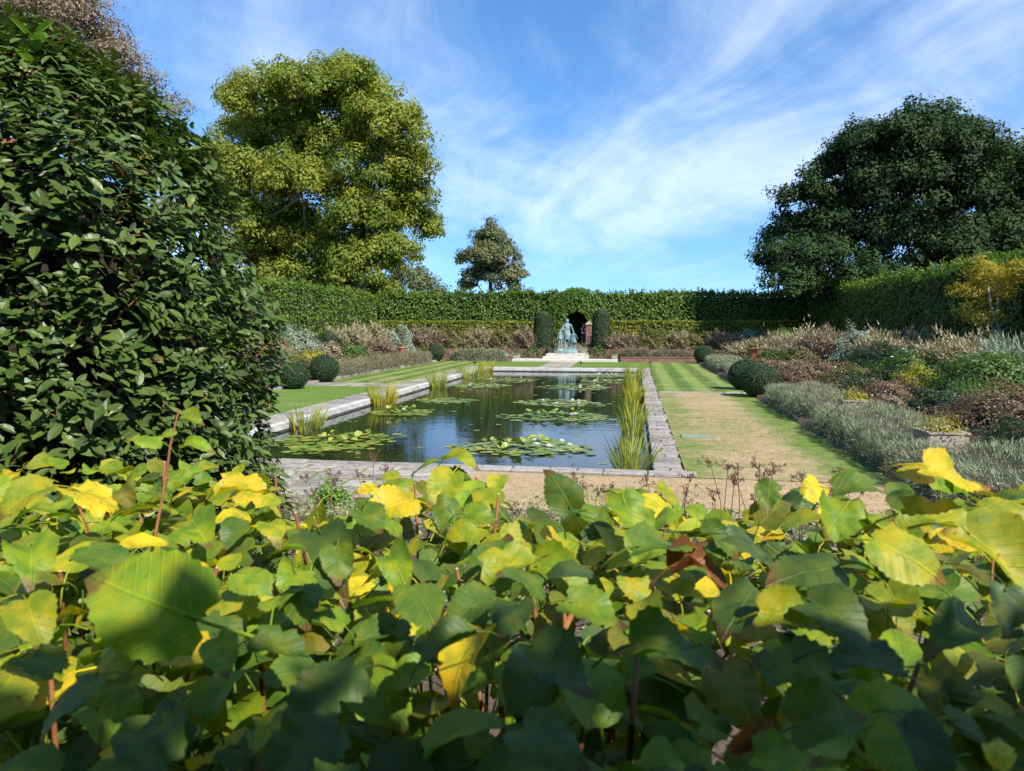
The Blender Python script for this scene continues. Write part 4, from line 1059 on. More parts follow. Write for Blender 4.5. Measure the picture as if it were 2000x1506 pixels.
lavender(5.45, 40.2, 52.0, 1.7, .58, 'long far lavender leading to the far right clipped ball')
lavender(-15.1, 34.0, 39.6, 1.4, .72, 'lavender beside the larger left clipped ball', 'lavender_dry')
lavender(-15.1, 39.8, 44.4, 1.4, .68, 'greyish dry lavender in the middle of the left edge', 'lavender_dry')
lavender(-15.1, 44.6, 52.2, 1.4, .70, 'lavender leading up to the far left clipped ball', 'lavender_dry')
lavender(53.95, -13.7, -9.4, 1.1, .88, 'lavender along the back lawn edge left of the steps', 'lavender', horizontal=True, z=-.02)
lavender(54.95, -.95, 1.2, .9, .62, 'rounded lavender beside the right end of the steps', 'lavender_dry', horizontal=True, z=.3)
lavender(54.95, 1.3, 4.1, .8, .48, 'low lavender on the brick wall near far right ball', 'lavender_dry', horizontal=True, z=.34)

# ================================================================== border plants
# x, y, rx, ry, height, material, leaf size, kind, flowers, label
PLANTS = [
 # right border
 (10.0, 47, 2.0, 2.2, 1.45, 'p_beige', .10, 'blade', ('petal', 22, .06), 'straw-beige seedhead mass behind the terracotta pot on the right'),
 (10.4, 42, 1.7, 1.6, 1.5, 'p_pink', .09, 'blade', ('petal', 14, .07), 'pinkish dry seedhead mass left of the white-flowered shrub'),
 (7.4, 33, 1.4, 1.7, .75, 'p_rust', .08, 'kite', None, 'low rusty brown mound above the paired clipped balls'),
 (7.3, 37.5, 1.2, 1.5, .6, 'p_pink', .08, 'kite', ('petal_violet', 16, .05), 'low pinkish brown mound above the far right lavender'),
 (10.8, 38.5, 1.1, 1.1, 1.55, 'p_silver', .09, 'kite', ('petal', 16, .10), 'silver-green white-flowered shrub on right border'),
 (10.3, 33.2, 1.3, 1.3, 1.0, 'p_dark', .07, 'kite', None, 'dark green rounded shrub in the middle of the right border'),
 (11.4, 35.8, 1.3, 1.6, 1.35, 'p_beige', .09, 'blade', None, 'fuzzy beige seedheads behind the dark rounded shrub'),
 (9.4, 27.2, 1.3, 1.3, 1.0, 'p_green', .11, 'kite', ('petal', 9, .11), 'leafy green plant with a few white flowers, right border'),
 (10.6, 29.6, 1.1, 1.0, .95, 'p_dark', .06, 'kite', None, 'dark dome of foliage left of the big beige seedheads'),
 (11.3, 27.4, 1.45, 1.6, 1.35, 'p_beige', .11, 'blade', ('petal', 22, .06), 'big pale beige seedhead mass below the yellow tree'),
 (11.5, 24.6, 1.0, 1.4, 1.25, 'p_silver', .10, 'blade', None, 'silvery stalks at the right picture edge below the yellow tree'),
 (9.8, 22.6, 1.5, 1.5, 1.0, 'p_green', .12, 'kite', None, 'lush bright green clump at the right edge of the picture'),
 (8.9, 24.8, .8, .9, .7, 'p_yellow', .09, 'kite', None, 'small yellowing plant beside the lush green clump'),
 (7.6, 23.4, .9, 1.0, .62, 'p_rust', .07, 'kite', ('petal', 14, .07), 'rust-brown low plant behind the yellow planter'),
 (8.0, 27.0, .8, .8, .5, 'p_dark', .07, 'kite', None, 'dark low foliage between the two small planters'),
 (7.9, 20.4, .9, .9, .62, 'p_dark', .08, 'kite', None, 'grey-green low plant left of the strap-leaved clump'),
 (8.7, 20.2, .9, .8, .75, 'p_green', .34, 'strap', None, 'bright strap-leaved green clump in the right border'),
 (7.0, 21.6, .6, .8, .45, 'p_pink', .07, 'kite', None, 'small pinkish seedy plant in front of strap leaves'),
 (8.2, 17.6, 1.35, 1.6, .8, 'p_rust', .07, 'kite', ('petal_violet', 14, .05), 'reddish brown sprawling plant with violet flowers, right edge'),
 (7.5, 14.6, 1.1, 1.5, .55, 'p_dark', .07, 'kite', None, 'dark low foliage right of the near wooden planter'),
 (8.8, 41.5, 1.2, 1.4, .8, 'p_olive', .09, 'kite', ('petal_violet', 16, .05), 'olive bushy plant below the pinkish seedheads'),
 (8.4, 45.5, 1.2, 1.5, .75, 'p_green', .08, 'kite', None, 'fresh green plant beside the right terracotta pot'),
 (7.2, 42.8, 1.0, 1.6, .5, 'p_rust', .07, 'kite', None, 'brownish low plant in front of right terracotta pot'),
 (7.0, 47.5, .9, 1.4, .5, 'p_olive', .07, 'kite', ('petal', 22, .06), 'olive low plant near the far right ball'),
 (8.3, 30.4, .9, .9, .6, 'p_olive', .09, 'kite', ('petal', 14, .07), 'olive leafy plant left of the two small planters'),
 (12.0, 43, 1.0, 2.0, 1.2, 'p_olive', .10, 'kite', None, 'olive shrub against the right side hedge'),
 (9.2, 15.4, 1.1, 1.2, .8, 'p_pink', .08, 'kite', ('petal_violet', 16, .05), 'pink-brown mound at right edge behind the near planter'),
 # back right
 (-1.0, 59.8, 1.1, .9, 1.25, 'p_pink', .12, 'blade', None, 'grey-pink wispy plant right of the right yew column'),
 (1.3, 60.2, 1.6, 1.0, 1.5, 'p_olive', .13, 'kite', ('petal', 22, .06), 'bushy olive-green shrub under the low hedge, right of statue'),
 (3.6, 60.4, 1.0, .9, 1.25, 'p_beige', .12, 'blade', ('petal', 14, .07), 'beige wispy plant between two olive shrubs at the back'),
 (4.9, 60.2, 1.2, 1.0, 1.45, 'p_olive', .12, 'kite', None, 'second olive shrub at back, above the far right ball'),
 (6.9, 59.6, 1.1, 1.0, 1.55, 'p_pink', .12, 'blade', ('petal_violet', 16, .05), 'tan-orange upright stalks at back right'),
 (8.9, 59.4, 1.4, 1.2, 1.75, 'p_silver', .12, 'kite', None, 'grey-green shrub in the far right corner'),
 (10.9, 56.5, 1.3, 1.6, 1.5, 'p_green', .12, 'kite', None, 'green shrub at far right below dark hedge'),
 (2.2, 57.2, 1.5, .8, .55, 'p_silver', .1, 'kite', None, 'low silver plant on far terrace right of steps'),
 (5.6, 57.0, 1.4, .9, .65, 'p_rust', .1, 'kite', None, 'brownish plant on far terrace above the right ball'),
 (8.2, 54.5, 1.2, 1.4, .9, 'p_beige', .1, 'blade', ('petal', 22, .06), 'beige grassy plant behind the far right ball'),
 (-.6, 57.0, .9, .7, .7, 'p_green', .14, 'kite', None, 'green leafy plant right of the statue planter'),
 (-2.9, 58.2, .7, .6, .75, 'p_green', .18, 'kite', None, 'broad-leaved green plant at foot of right yew'),
 # back left
 (-8.9, 60.0, 1.0, .9, 1.6, 'p_pink', .12, 'blade', ('petal', 14, .07), 'grey-brown wispy plant left of the left yew column'),
 (-11.0, 60.1, 1.3, .9, 1.55, 'p_olive', .12, 'kite', ('petal', 25, .08), 'cream-flowered olive plant at back, left of statue'),
 (-13.0, 60.2, 1.2, .9, 1.55, 'p_beige', .12, 'blade', None, 'beige-orange grassy plant under the left low hedge'),
 (-15.2, 60.2, 1.4, 1.0, 1.7, 'p_olive', .12, 'kite', ('petal_violet', 16, .05), 'olive shrub under the left low hedge'),
 (-17.4, 59.6, 1.3, 1.0, 1.75, 'p_pink', .12, 'blade', None, 'dull pink feathery shrub at back left'),
 (-19.4, 59.0, 1.4, 1.2, 1.85, 'p_silver', .12, 'kite', ('petal', 30, .09), 'pale shrub dotted with white flowers at back left'),
 (-21.2, 57.5, 1.3, 1.4, 1.7, 'p_beige', .12, 'blade', ('petal', 22, .06), 'pale beige plumes at the left back corner'),
 (-8.0, 58.0, .8, .6, .8, 'p_green', .15, 'kite', None, 'green leafy plant at foot of left yew'),
 (-10.4, 57.0, 1.2, .8, .6, 'p_silver', .1, 'kite', ('petal', 20, .07), 'low pale plant left of the steps'),
 (-13.2, 57.2, 1.3, .8, .65, 'p_rust', .1, 'kite', ('petal_red', 14, .08), 'brownish plant with red flowers left of the steps'),
 (-16.2, 56.6, 1.2, 1.0, .8, 'p_olive', .1, 'kite', ('petal', 14, .07), 'olive low plant behind the far left ball'),
 # left border
 (-20.9, 43.0, 1.5, 1.7, 1.55, 'p_silver', .1, 'kite', ('petal', 30, .08), 'whitish silver shrub at left, next to the laurel'),
 (-20.6, 47.2, 1.0, 1.0, 1.35, 'p_dark', .09, 'kite', None, 'grey-green rounded dark shrub in the left border'),
 (-19.4, 44.8, .8, .9, .85, 'p_pink', .09, 'kite', ('petal', 18, .10), 'pale pink flowering clump in front of dark rounded shrub'),
 (-18.2, 39.6, 1.0, 1.0, .75, 'p_yellow', .10, 'kite', None, 'bright yellow-green shrub in the left border'),
 (-17.0, 39.4, 1.0, 1.3, .55, 'p_rust', .08, 'kite', None, 'rusty brown plant behind the larger left ball'),
 (-18.6, 46.5, 1.2, 1.2, .9, 'p_green', .1, 'kite', ('petal', 26, .08), 'green plant with scattered white flowers, left border'),
 (-20.8, 52.0, 1.5, 1.7, 1.6, 'p_beige', .1, 'blade', ('petal_violet', 16, .05), 'large beige feathery mass along the left hedge'),
 (-18.6, 51.6, 1.2, 1.4, 1.0, 'p_pink', .1, 'blade', None, 'dusky pink feathery plant left of the terracotta pot'),
 (-17.0, 44.0, .9, 1.2, .6, 'p_olive', .09, 'kite', ('petal', 22, .06), 'olive low plant above the middle left lavender'),
 (-16.9, 48.0, .8, 1.2, .6, 'p_rust', .08, 'kite', ('petal', 14, .07), 'brown low plant in front of left terracotta pot'),
 (-17.6, 36.4, 1.0, 1.2, .6, 'p_olive', .09, 'kite', None, 'olive plant above the two left clipped balls'),
 (-19.2, 36.0, 1.1, 1.2, .9, 'p_pink', .09, 'blade', ('petal_violet', 16, .05), 'brown-pink wispy plant next to laurel edge'),
 (-16.4, 33.0, .9, 1.0, .5, 'p_yellow', .08, 'kite', None, 'yellow-green low plant between the two left balls'),
 (-20.2, 38.5, 1.0, 1.2, 1.2, 'p_beige', .09, 'blade', None, 'beige wispy plant near the laurel edge'),
 (-18.3, 56.0, 1.2, 1.2, 1.3, 'p_silver', .1, 'kite', ('petal', 26, .08), 'pale leafy plant with white flowers behind left pot'),
 # near bed, far side of the foreground hedge
 (-4.05, 9.3, .30, .28, .46, 'p_yellowgreen', .055, 'kite', None, 'small bright green shrub on the near flagstones'),
]
for (x, y, rx, ry, h, m_, ls, kd, fl, lb) in PLANTS:
    z = float(zt(x, y)) - .04
    dist = math.hypot(x, y)
    area = (rx + ry) * h * 3.2
    px_leaf = max(ls, dist * .0028)
    n = int(min(5200, area / (px_leaf * px_leaf * (.30 if kd == 'kite' else .16)) * 1.6))
    if kd == 'strap':
        n = 260
        e = tag(empty('border_plant', (x, y, z)), lb, 'plant')
        d = unit(n); d[:, 2] = np.abs(d[:, 2]) + .35
        p = rng.normal(size=(n, 3)) * (.2, .2, .02); p[:, 2] = rng.random(n) * .3
        sz = np.stack([np.full(n, .045), rng.uniform(.35, .7, n), np.ones(n)], 1)
        link('foliage', leaf_mesh('foliage', p * (2, 2, 1), rng.normal(size=(n, 3)), sz, np.clip(rng.normal(.5, .25, n), 0, 1), BLADE_V, BLADE_F, spin=d), M[m_], e)['kind'] = 'stuff'
        continue
    nm = 'border_plant'
    if kd == 'blade':
        grow_mound(nm, lb, (x, y, z), (rx, ry, h), m_, int(n * 1.15), px_leaf * 2.0, 'plant', 'blade', flowers=fl, up=.8, thin=.22, inner=.5)
    else:
        grow_mound(nm, lb, (x, y, z), (rx, ry, h), m_, n, px_leaf, 'plant', flowers=fl)
# low mixed growth filling the borders between the plants
def groundcover(name, label, rect, n, mats, size, tall=.30):
    x0, x1, y0, y1 = rect
    xs_, ys_ = rng.uniform(x0, x1, n), rng.uniform(y0, y1, n)
    z = zt(xs_, ys_) + rng.random(n) ** 1.5 * tall * (.6 + .4 * np.sin(xs_ * 2.1) * np.sin(ys_ * 1.7))
    P = np.stack([xs_, ys_, z], 1)
    o = link(name, leaf_mesh(name, P, unit(n) * .8 + (0, -.1, .7), size * rng.uniform(.6, 1.4, n), np.clip(.5 + .35 * np.sin(xs_ * 1.3 + ys_ * .9) + rng.normal(size=n) * .22, 0, 1)), M[mats])
    tag(o, label, 'ground cover', kind='stuff')
groundcover('ground_cover', 'low mixed brown and green growth filling the right border', (6.2, 12.6, 12, 58), 26000, 'cover', .10)
groundcover('ground_cover', 'low mixed brown and green growth filling the left border', (-23, -15.5, 30, 58), 22000, 'cover', .12)
groundcover('ground_cover', 'low mixed growth on the far terraces behind the steps', (-20, 11, 55.2, 61.9), 24000, 'cover', .13, .75)
groundcover('ground_cover', 'dry low growth on the bank just beyond the foreground hedge', (-7, 6, 3.0, 10.2), 26000, 'cover_near', .045)

# yellow tree against the right hedge
YT0 = [(11.7, 26.6, 4.3, .62), (12.1, 26.0, 4.15, .6), (11.9, 27.3, 4.0, .5), (12.2, 25.2, 4.3, .5), (12.0, 26.4, 3.7, .5), (11.6, 28.2, 3.6, .4), (11.3, 27.0, 2.85, .35), (11.6, 26.2, 2.8, .35), (12.0, 24.2, 4.6, .6)]
YT = [(a + 1.0, b + 3.0, c + .2, r * 1.1) for a, b, c, r in YT0 if c < 4.5]
grow_tree('yellow_tree', 'small golden-leaved tree leaning against the right hedge', YT, (13.0, 28.6, .95, .05, (12.7, 29.6, 4.4)), 'p_gold', .10, 95, 'bark_pale', cl=(.28, .5), clumps=1.1, limb=.035)
# ------------------------------------------------------------------ planters and pots
def planter(x, y, z, w, h, label, plant_m, ph, rz=0.0, n=700, ls=.06, spread=1.0):
    e = tag(empty('wooden_planter', (x, y, z), rz), label, 'planter', 'square wooden planters')
    k = 4
    for s_ in range(4):
        ca = s_ * math.pi / 2
        for q in range(k):
            g = Geo(); hh = h / k
            g.box((0, -w / 2 + .02, hh * (q + .5)), (w - .07, .03, hh - .008))
            o = link('plank', g.mesh('plank'), M['oak_wood'], e); o.rotation_euler = (0, 0, ca)
    for sx in (-1, 1):
        for sy in (-1, 1):
            g = Geo(); g.box((sx * (w / 2 - .035), sy * (w / 2 - .035), h / 2 + .01), (.065, .065, h + .02))
            link('corner_post', g.mesh('corner_post'), M['oak_wood'], e)
    for s_ in range(4):
        g = Geo(); g.box((0, -w / 2 + .02, h + .018), (w + (.06 if s_ % 2 else -.02), .075, .03))
        o = link('rim', g.mesh('rim'), M['oak_wood'], e); o.rotation_euler = (0, 0, s_ * math.pi / 2)
    g = Geo(); g.box((0, 0, h - .09), (w - .06, w - .06, .05)); link('soil', g.mesh('soil'), M['soil'], e)
    pl = grow_mound('potted_plant', label_plant(label), (x, y, z + h - .06), (w * .62 * spread, w * .62 * spread, ph), plant_m, n, ls, 'plant', core=False, inner=.2, stalks=14)
    return e
def label_plant(l):
    return PL[l]
PL = {
 'weathered wooden box planter among the near lavender on the right': 'yellow-green leggy plant in the near wooden planter',
 'wooden planter sunk in lavender, yellow plant in it': 'bright yellow plant in the planter behind the long lavender',
 'small wooden planter in right border, left one of two': 'fresh green plant in the left of two small planters',
 'small wooden planter in right border, right one of two': 'fresh green plant in the right of two small planters',
 'square planter on the platform left of the statue': 'green plant in the planter left of the statue',
 'square planter on the platform right of the statue': 'green plant in the planter right of the statue',
 'square planter at the left end of the bottom step': 'green plant in planter at left end of the bottom step',
 'square planter at the right end of the bottom step': 'green plant in planter at right end of the bottom step'}
planter(5.6, 14.55, .2, .68, .50, 'weathered wooden box planter among the near lavender on the right', 'p_yellow', .42, R(4), 700, .05, 1.15)
planter(5.75, 20.6, .12, .6, .55, 'wooden planter sunk in lavender, yellow plant in it', 'p_yellow', .42, R(-4), 600, .06, 1.1)
planter(7.75, 27.9, .32, .46, .45, 'small wooden planter in right border, left one of two', 'p_green', .42, R(6), 500, .07)
planter(8.2, 27.1, .38, .46, .45, 'small wooden planter in right border, right one of two', 'p_green', .42, R(3), 500, .07)
planter(AX - 1.22, 57.4, .52, .45, .42, 'square planter on the platform left of the statue', 'p_green', .4, 0, 260, .12)
planter(AX + 1.2, 57.4, .52, .45, .42, 'square planter on the platform right of the statue', 'p_green', .4, 0, 260, .12)
planter(AX - 3.7, 54.95, .17, .42, .38, 'square planter at the left end of the bottom step', 'p_green', .35, 0, 240, .11)
planter(AX + 3.65, 54.95, .17, .42, .38, 'square planter at the right end of the bottom step', 'p_green', .35, 0, 240, .11)
def pot(x, y, z, s_, label, plabel):
    g = Geo(); g.lathe([(.01, 0), (.19, 0), (.21, .05), (.29, .42), (.30, .43), (.33, .435), (.335, .52), (.30, .525), (.27, .45), (.01, .44)], seg=20)
    o = link('terracotta_pot', g.mesh('terracotta_pot', True), M['terracotta']); o.location = (x, y, z); o.scale = (s_, s_, s_ * 1.05)
    g2 = Geo(); g2.lathe([(.01, .46), (.28, .455)], seg=16)
    link('soil', g2.mesh('soil'), M['soil'], o)
    tag(o, label, 'pot', 'terracotta pots in the borders')
    grow_mound('potted_plant', plabel, (x, y, z + .45 * s_), (.34 * s_, .34 * s_, .5), 'p_olive', 300, .12, 'plant', core=False)
pot(-16.5, 50.6, .62, .95, 'red terracotta pot standing in the left border', 'thin plant growing in the left terracotta pot')
pot(7.3, 47.6, .66, 1.15, 'red terracotta pot standing in the right border', 'sparse plant growing in the right terracotta pot')
# garden spot lamps and cover
def spot(x, y, label):
    e = tag(empty('garden_spotlight', (x, y, 0)), label, 'light', 'small black garden spotlights')
    g = Geo(); g.tube([(0, 0, -.05), (0, 0, .18)], .014, 6); link('stake', g.mesh('stake'), M['black_iron'], e)
    g = Geo(); g.tube([(0, .10, .17), (0, .0, .2), (0, -.12, .25)], [.05, .075, .08], 10); link('lamp_head', g.mesh('lamp_head'), M['black_iron'], e)
spot(1.05, 50.4, 'small black spotlight at the far end of the right coping')
spot(-10.4, 47.3, 'small black spotlight at the far left corner of the pool')
spot(AX + 1.6, 48.5, 'small black spotlight in the grass before the steps')
g = Geo(); g.box((1.5, 17.95, .006), (.72, .52, .03)); tag(link('ground_cover_plate', g.mesh('ground_cover_plate'), M['cover_green']), 'faded green flat cover plate set in the dry lawn', 'cover')
bpy.data.objects['ground_cover_plate'].name = 'access_cover'

# ================================================================== statue group and people
def skin(name, verts, edges, rads, m, parent=None, sub=2, loc=(0, 0, 0), rz=0, sc=1.0):
    """one continuous skinned body; verts in metres, root is vertex 0"""
    me = bpy.data.meshes.new(name)
    me.from_pydata([tuple(v) for v in verts], edges, [])
    o = bpy.data.objects.new(name, me); COL.objects.link(o)
    o.modifiers.new('s', 'SKIN')
    for i, v in enumerate(me.skin_vertices[0].data):
        r_ = rads[i]; v.radius = r_ if isinstance(r_, tuple) else (r_, r_)
        v.use_root = (i == 0)
    sm = o.modifiers.new('ss', 'SUBSURF'); sm.levels = sub; sm.render_levels = sub
    dg = bpy.context.evaluated_depsgraph_get()
    m2 = bpy.data.meshes.new_from_object(o.evaluated_get(dg))
    bpy.data.objects.remove(o); bpy.data.meshes.remove(me)
    m2.polygons.foreach_set('use_smooth', np.ones(len(m2.polygons), dtype=bool))
    m2.materials.clear()
    r2 = link(name, m2, M[m], parent)
    r2.location = loc; r2.rotation_euler = (0, 0, rz); r2.scale = (sc, sc, sc)
    return r2
def human(larm, rarm, lleg=None, rleg=None, skirt=False):
    """joint table of a standing adult, 1.75 m; arms: elbow, wrist, finger positions"""
    V = [(0, 0, .98), (0, -.01, 1.15), (0, .0, 1.32), (0, .01, 1.45), (0, 0, 1.54), (0, -.02, 1.63), (0, -.02, 1.70),
         (.17, 0, 1.42), *larm, (-.17, 0, 1.42), *rarm,
         (.10, 0, .90), *(lleg or [(.11, -.02, .50), (.11, .02, .09), (.12, -.14, .03)]),
         (-.10, 0, .90), *(rleg or [(-.11, -.02, .50), (-.11, .02, .09), (-.12, -.14, .03)])]
    E = [(0, 1), (1, 2), (2, 3), (3, 4), (4, 5), (5, 6), (3, 7), (7, 8), (8, 9), (9, 10), (3, 11), (11, 12), (12, 13), (13, 14),
         (0, 15), (15, 16), (16, 17), (17, 18), (0, 19), (19, 20), (20, 21), (21, 22)]
    Rr = [(.165, .12), (.135, .105), (.165, .115), (.10, .08), .055, (.085, .10), (.07, .085), .065, .045, .034, .028, .065, .045, .034, .028,
          .095, .065, .045, .04, .095, .065, .045, .04]
    return V, E, Rr
stt = tag(empty('bronze_statue', (AX - .05, 56.6, .52)), 'blue-green bronze statue of a standing woman with two children', 'statue')
g = Geo(); g.box((0, 0, .10), (1.62, 1.2, .21)); g.box((0, 0, .28), (1.42, 1.02, .15)); link('plinth', g.mesh('plinth'), M['verdigris'], stt)
Vh, Eh, Rh = human([(.27, -.02, 1.17), (.33, -.12, .98), (.35, -.17, .90)], [(-.28, -.02, 1.17), (-.36, -.12, 1.0), (-.39, -.16, .92)])
skin('woman_figure', Vh, Eh, Rh, 'verdigris', stt, 2, (0, .05, .35), 0, 1.30).scale = (1.5, 1.35, 1.30)
g = Geo(); g.lathe([(.165, 1.30), (.145, 1.16), (.16, 1.05), (.205, .92), (.215, .75), (.20, .58), (.19, .56)], seg=18)
sk = link('skirt', g.mesh('skirt', True), M['verdigris'], stt); sk.location = (0, .05, .35); sk.scale = (1.22, .95, 1.28)
g = Geo(); g.lathe([(.01, 1.80), (.06, 1.785), (.092, 1.73), (.098, 1.66), (.085, 1.58), (.06, 1.555)], seg=14)
hr = link('hair', g.mesh('hair', True), M['verdigris'], stt); hr.location = (0, .085, .35); hr.scale = (1.3, 1.25, 1.29)
Vc, Ec, Rc = human([(.27, .0, 1.15), (.26, -.08, .92), (.26, -.12, .82)], [(-.26, .0, 1.15), (-.25, -.06, .92), (-.25, -.1, .82)])
b1 = skin('boy_figure', Vc, Ec, Rc, 'verdigris', stt, 2, (-.52, -.08, .35), R(-12), .87)
g = Geo(); g.lathe([(.17, 1.28), (.155, 1.1), (.17, .97), (.18, .88), (.17, .87)], seg=14); q = link('tunic', g.mesh('tunic', True), M['verdigris'], stt); q.location = (-.52, -.08, .35); q.scale = (1.0, .8, .87)
Vg, Eg, Rg = human([(.30, -.02, 1.2), (.38, -.1, 1.0), (.40, -.14, .92)], [(-.25, -.04, 1.15), (-.28, -.14, .95), (-.28, -.18, .87)])
b2 = skin('girl_figure', Vg, Eg, Rg, 'verdigris', stt, 2, (.50, -.10, .35), R(14), .80)
g = Geo(); g.lathe([(.16, 1.30), (.14, 1.15), (.18, .95), (.25, .66), (.26, .60), (.24, .6)], seg=16); q = link('dress', g.mesh('dress', True), M['verdigris'], stt); q.location = (.50, -.10, .35); q.scale = (1.0, .85, .80)

# person in the gateway
pr = tag(empty('person', (AX + .62, 65.0, 1.09), R(8)), 'person in dark clothes and hat standing in the gateway', 'person')
Vp, Ep, Rp = human([(.26, -.1, 1.22), (.12, -.30, 1.24), (.08, -.36, 1.27)], [(-.27, -.1, 1.2), (-.16, -.3, 1.2), (-.10, -.36, 1.25)])
skin('body', Vp, Ep, Rp, 'skin', pr, 2)
sel = [0, 1, 2, 3, 7, 8, 9, 11, 12, 13]
ix = {v: i for i, v in enumerate(sel)}
skin('jacket', [Vp[i] for i in sel], [(ix[a], ix[b]) for a, b in Ep if a in ix and b in ix], [((Rp[i][0] + .025, Rp[i][1] + .025) if isinstance(Rp[i], tuple) else Rp[i] + .018) for i in sel], 'cloth_black', pr, 2)
sel = [0, 15, 16, 17, 19, 20, 21]; ix = {v: i for i, v in enumerate(sel)}
skin('trousers', [Vp[i] for i in sel], [(ix[a], ix[b]) for a, b in Ep if a in ix and b in ix], [((Rp[i][0] + .02, Rp[i][1] + .02) if isinstance(Rp[i], tuple) else Rp[i] + .018) for i in sel], 'cloth_navy', pr, 2)
g = Geo(); g.lathe([(.19, 1.715), (.195, 1.725), (.11, 1.735), (.105, 1.80), (.06, 1.835), (.001, 1.84)], seg=16)
link('hat', g.mesh('hat', True), M['straw_hat'], pr)
g = Geo(); g.lathe([(.085, 1.44), (.11, 1.47), (.10, 1.51), (.065, 1.53)], seg=14); link('scarf', g.mesh('scarf', True), M['cloth_pink'], pr)
# bench and seated person in the shade of the right hedge
bn = tag(empty('garden_bench', (12.55, 30.6, 1.0), R(90)), 'grey wooden bench in shade below the yellow tree', 'bench')
for k in range(4):
    g = Geo(); g.box((0, -.2 + k * .13, .45), (1.6, .11, .03)); link('seat_slat', g.mesh('seat_slat'), M['oak_wood'], bn)
for k in range(3):
    g = Geo(); g.box((0, -.28, .58 + k * .14), (1.6, .03, .10)); link('back_slat', g.mesh('back_slat'), M['oak_wood'], bn)
for sx in (-.72, .72):
    for sy, h_ in ((-.25, .95), (.22, .62)):
        g = Geo(); g.box((sx, sy, h_ / 2), (.06, .06, h_)); link('leg', g.mesh('leg'), M['oak_wood'], bn)
ps = tag(empty('person', (12.5, 30.5, 1.02), R(-90)), 'person in a lilac top seated on the shaded bench at right', 'person')
Vs, Es, Rs = human([(.27, -.08, 1.2), (.22, -.3, 1.05), (.2, -.38, 1.02)], [(-.27, -.1, 1.2), (-.26, -.34, 1.12), (-.26, -.44, 1.1)],
                   [(.12, -.45, .93), (.12, -.48, .50), (.12, -.62, .44)], [(-.12, -.45, .93), (-.12, -.48, .50), (-.12, -.62, .44)])
dz = -.40
Vs = [(a, b, c + dz) for a, b, c in Vs]
skin('body', Vs, Es, Rs, 'skin', ps, 2)
sel = [0, 1, 2, 3, 7, 8, 11, 12]; ix = {v: i for i, v in enumerate(sel)}
skin('shirt', [Vs[i] for i in sel], [(ix[a], ix[b]) for a, b in Es if a in ix and b in ix], [((Rs[i][0] + .025, Rs[i][1] + .025) if isinstance(Rs[i], tuple) else Rs[i] + .02) for i in sel], 'cloth_lilac', ps, 2)
sel = [0, 15, 16, 17, 19, 20, 21]; ix = {v: i for i, v in enumerate(sel)}
skin('trousers', [Vs[i] for i in sel], [(ix[a], ix[b]) for a, b in Es if a in ix and b in ix], [((Rs[i][0] + .02, Rs[i][1] + .02) if isinstance(Rs[i], tuple) else Rs[i] + .018) for i in sel], 'cloth_navy', ps, 2)
g = Geo(); g.lathe([(.001, 1.42), (.07, 1.40), (.105, 1.34), (.1, 1.26), (.06, 1.2)], seg=14); q = link('hair', g.mesh('hair', True), M['hair'], ps); q.location = (0, .02, 0)

# ================================================================== pond plants
def reed(x, y, r, h, n, label, m='reed', lean=(0, 0)):
    e = tag(empty('iris_clump', (x, y, WZ)), label, 'water plant', 'iris clumps in the pond margins')
    k = 5
    a = rng.uniform(0, 6.28, n); rr_ = r * np.sqrt(rng.random(n))
    b0 = np.stack([np.cos(a) * rr_ * .7, np.sin(a) * rr_, np.full(n, -.1)], 1)
    hh = h * rng.uniform(.55, 1.08, n)
    out_ = np.stack([np.cos(a) + lean[0], np.sin(a) + lean[1]], 1) * (rr_ / r * .32 + rng.uniform(.02, .2, n))[:, None] * hh[:, None]
    wd = rng.uniform(.010, .018, n)
    side = np.stack([-np.sin(a + 1.1), np.cos(a + 1.1), np.zeros(n)], 1)
    droop = (rng.random(n) < .28) * rng.uniform(.15, .5, n)
    V_ = np.zeros((n, 2 * k + 1, 3))
    for j in range(k + 1):
        t = j / k
        ctr = b0.copy()
        ctr[:, :2] += out_ * t ** 1.8 * (1 + droop[:, None])
        ctr[:, 2] += (hh + .1) * (t - droop * t ** 4 * .9)
        if j == k: V_[:, 2 * k] = ctr
        else:
            w_ = wd * (1 - t * .55)
            V_[:, 2 * j] = ctr - side * w_[:, None]; V_[:, 2 * j + 1] = ctr + side * w_[:, None]
    Qs = np.array([(2 * j, 2 * j + 1, 2 * j + 3, 2 * j + 2) for j in range(k - 1)])
    Ts = np.array([(2 * k - 2, 2 * k - 1, 2 * k)])
    m_ = 2 * k + 1
    Qa = (Qs[None] + (np.arange(n) * m_)[:, None, None]).reshape(-1, 4); Ta = (Ts[None] + (np.arange(n) * m_)[:, None, None]).reshape(-1, 3)
    tn = np.clip(rng.normal(.55, .28, n), 0, 1)
    link('blades', np_mesh('blades', V_.reshape(-1, 3), [Qa, Ta], attrs={'tint': tint_arr(tn, m_)}), M[m], e)['kind'] = 'stuff'
reed(-9.1, 19.3, .55, .72, 150, 'pale green iris clump by left pool edge, nearest the laurel', lean=(.4, 0))
reed(-9.15, 25.9, .6, .85, 230, 'tall golden-tipped iris clump, second along the left pool edge', 'reed_gold')
reed(-9.2, 33.6, .55, .9, 170, 'green iris clump, third along the left pool edge', lean=(-.3, 0))
reed(-9.15, 40.2, .9, .85, 190, 'wide green iris clump, fourth along the left pool edge')
reed(-9.15, 45.0, .55, .85, 120, 'yellowing iris clump in the far left pool corner', 'reed_gold')
reed(-.02, 14.6, .5, .82, 120, 'big yellow-green iris clump in the near right pool corner', lean=(.15, 0))
reed(-.05, 16.9, .3, .6, 30, 'thin iris clump just behind the near right corner clump')
reed(-.02, 19.9, .42, .85, 80, 'green iris clump, second large one along right coping')
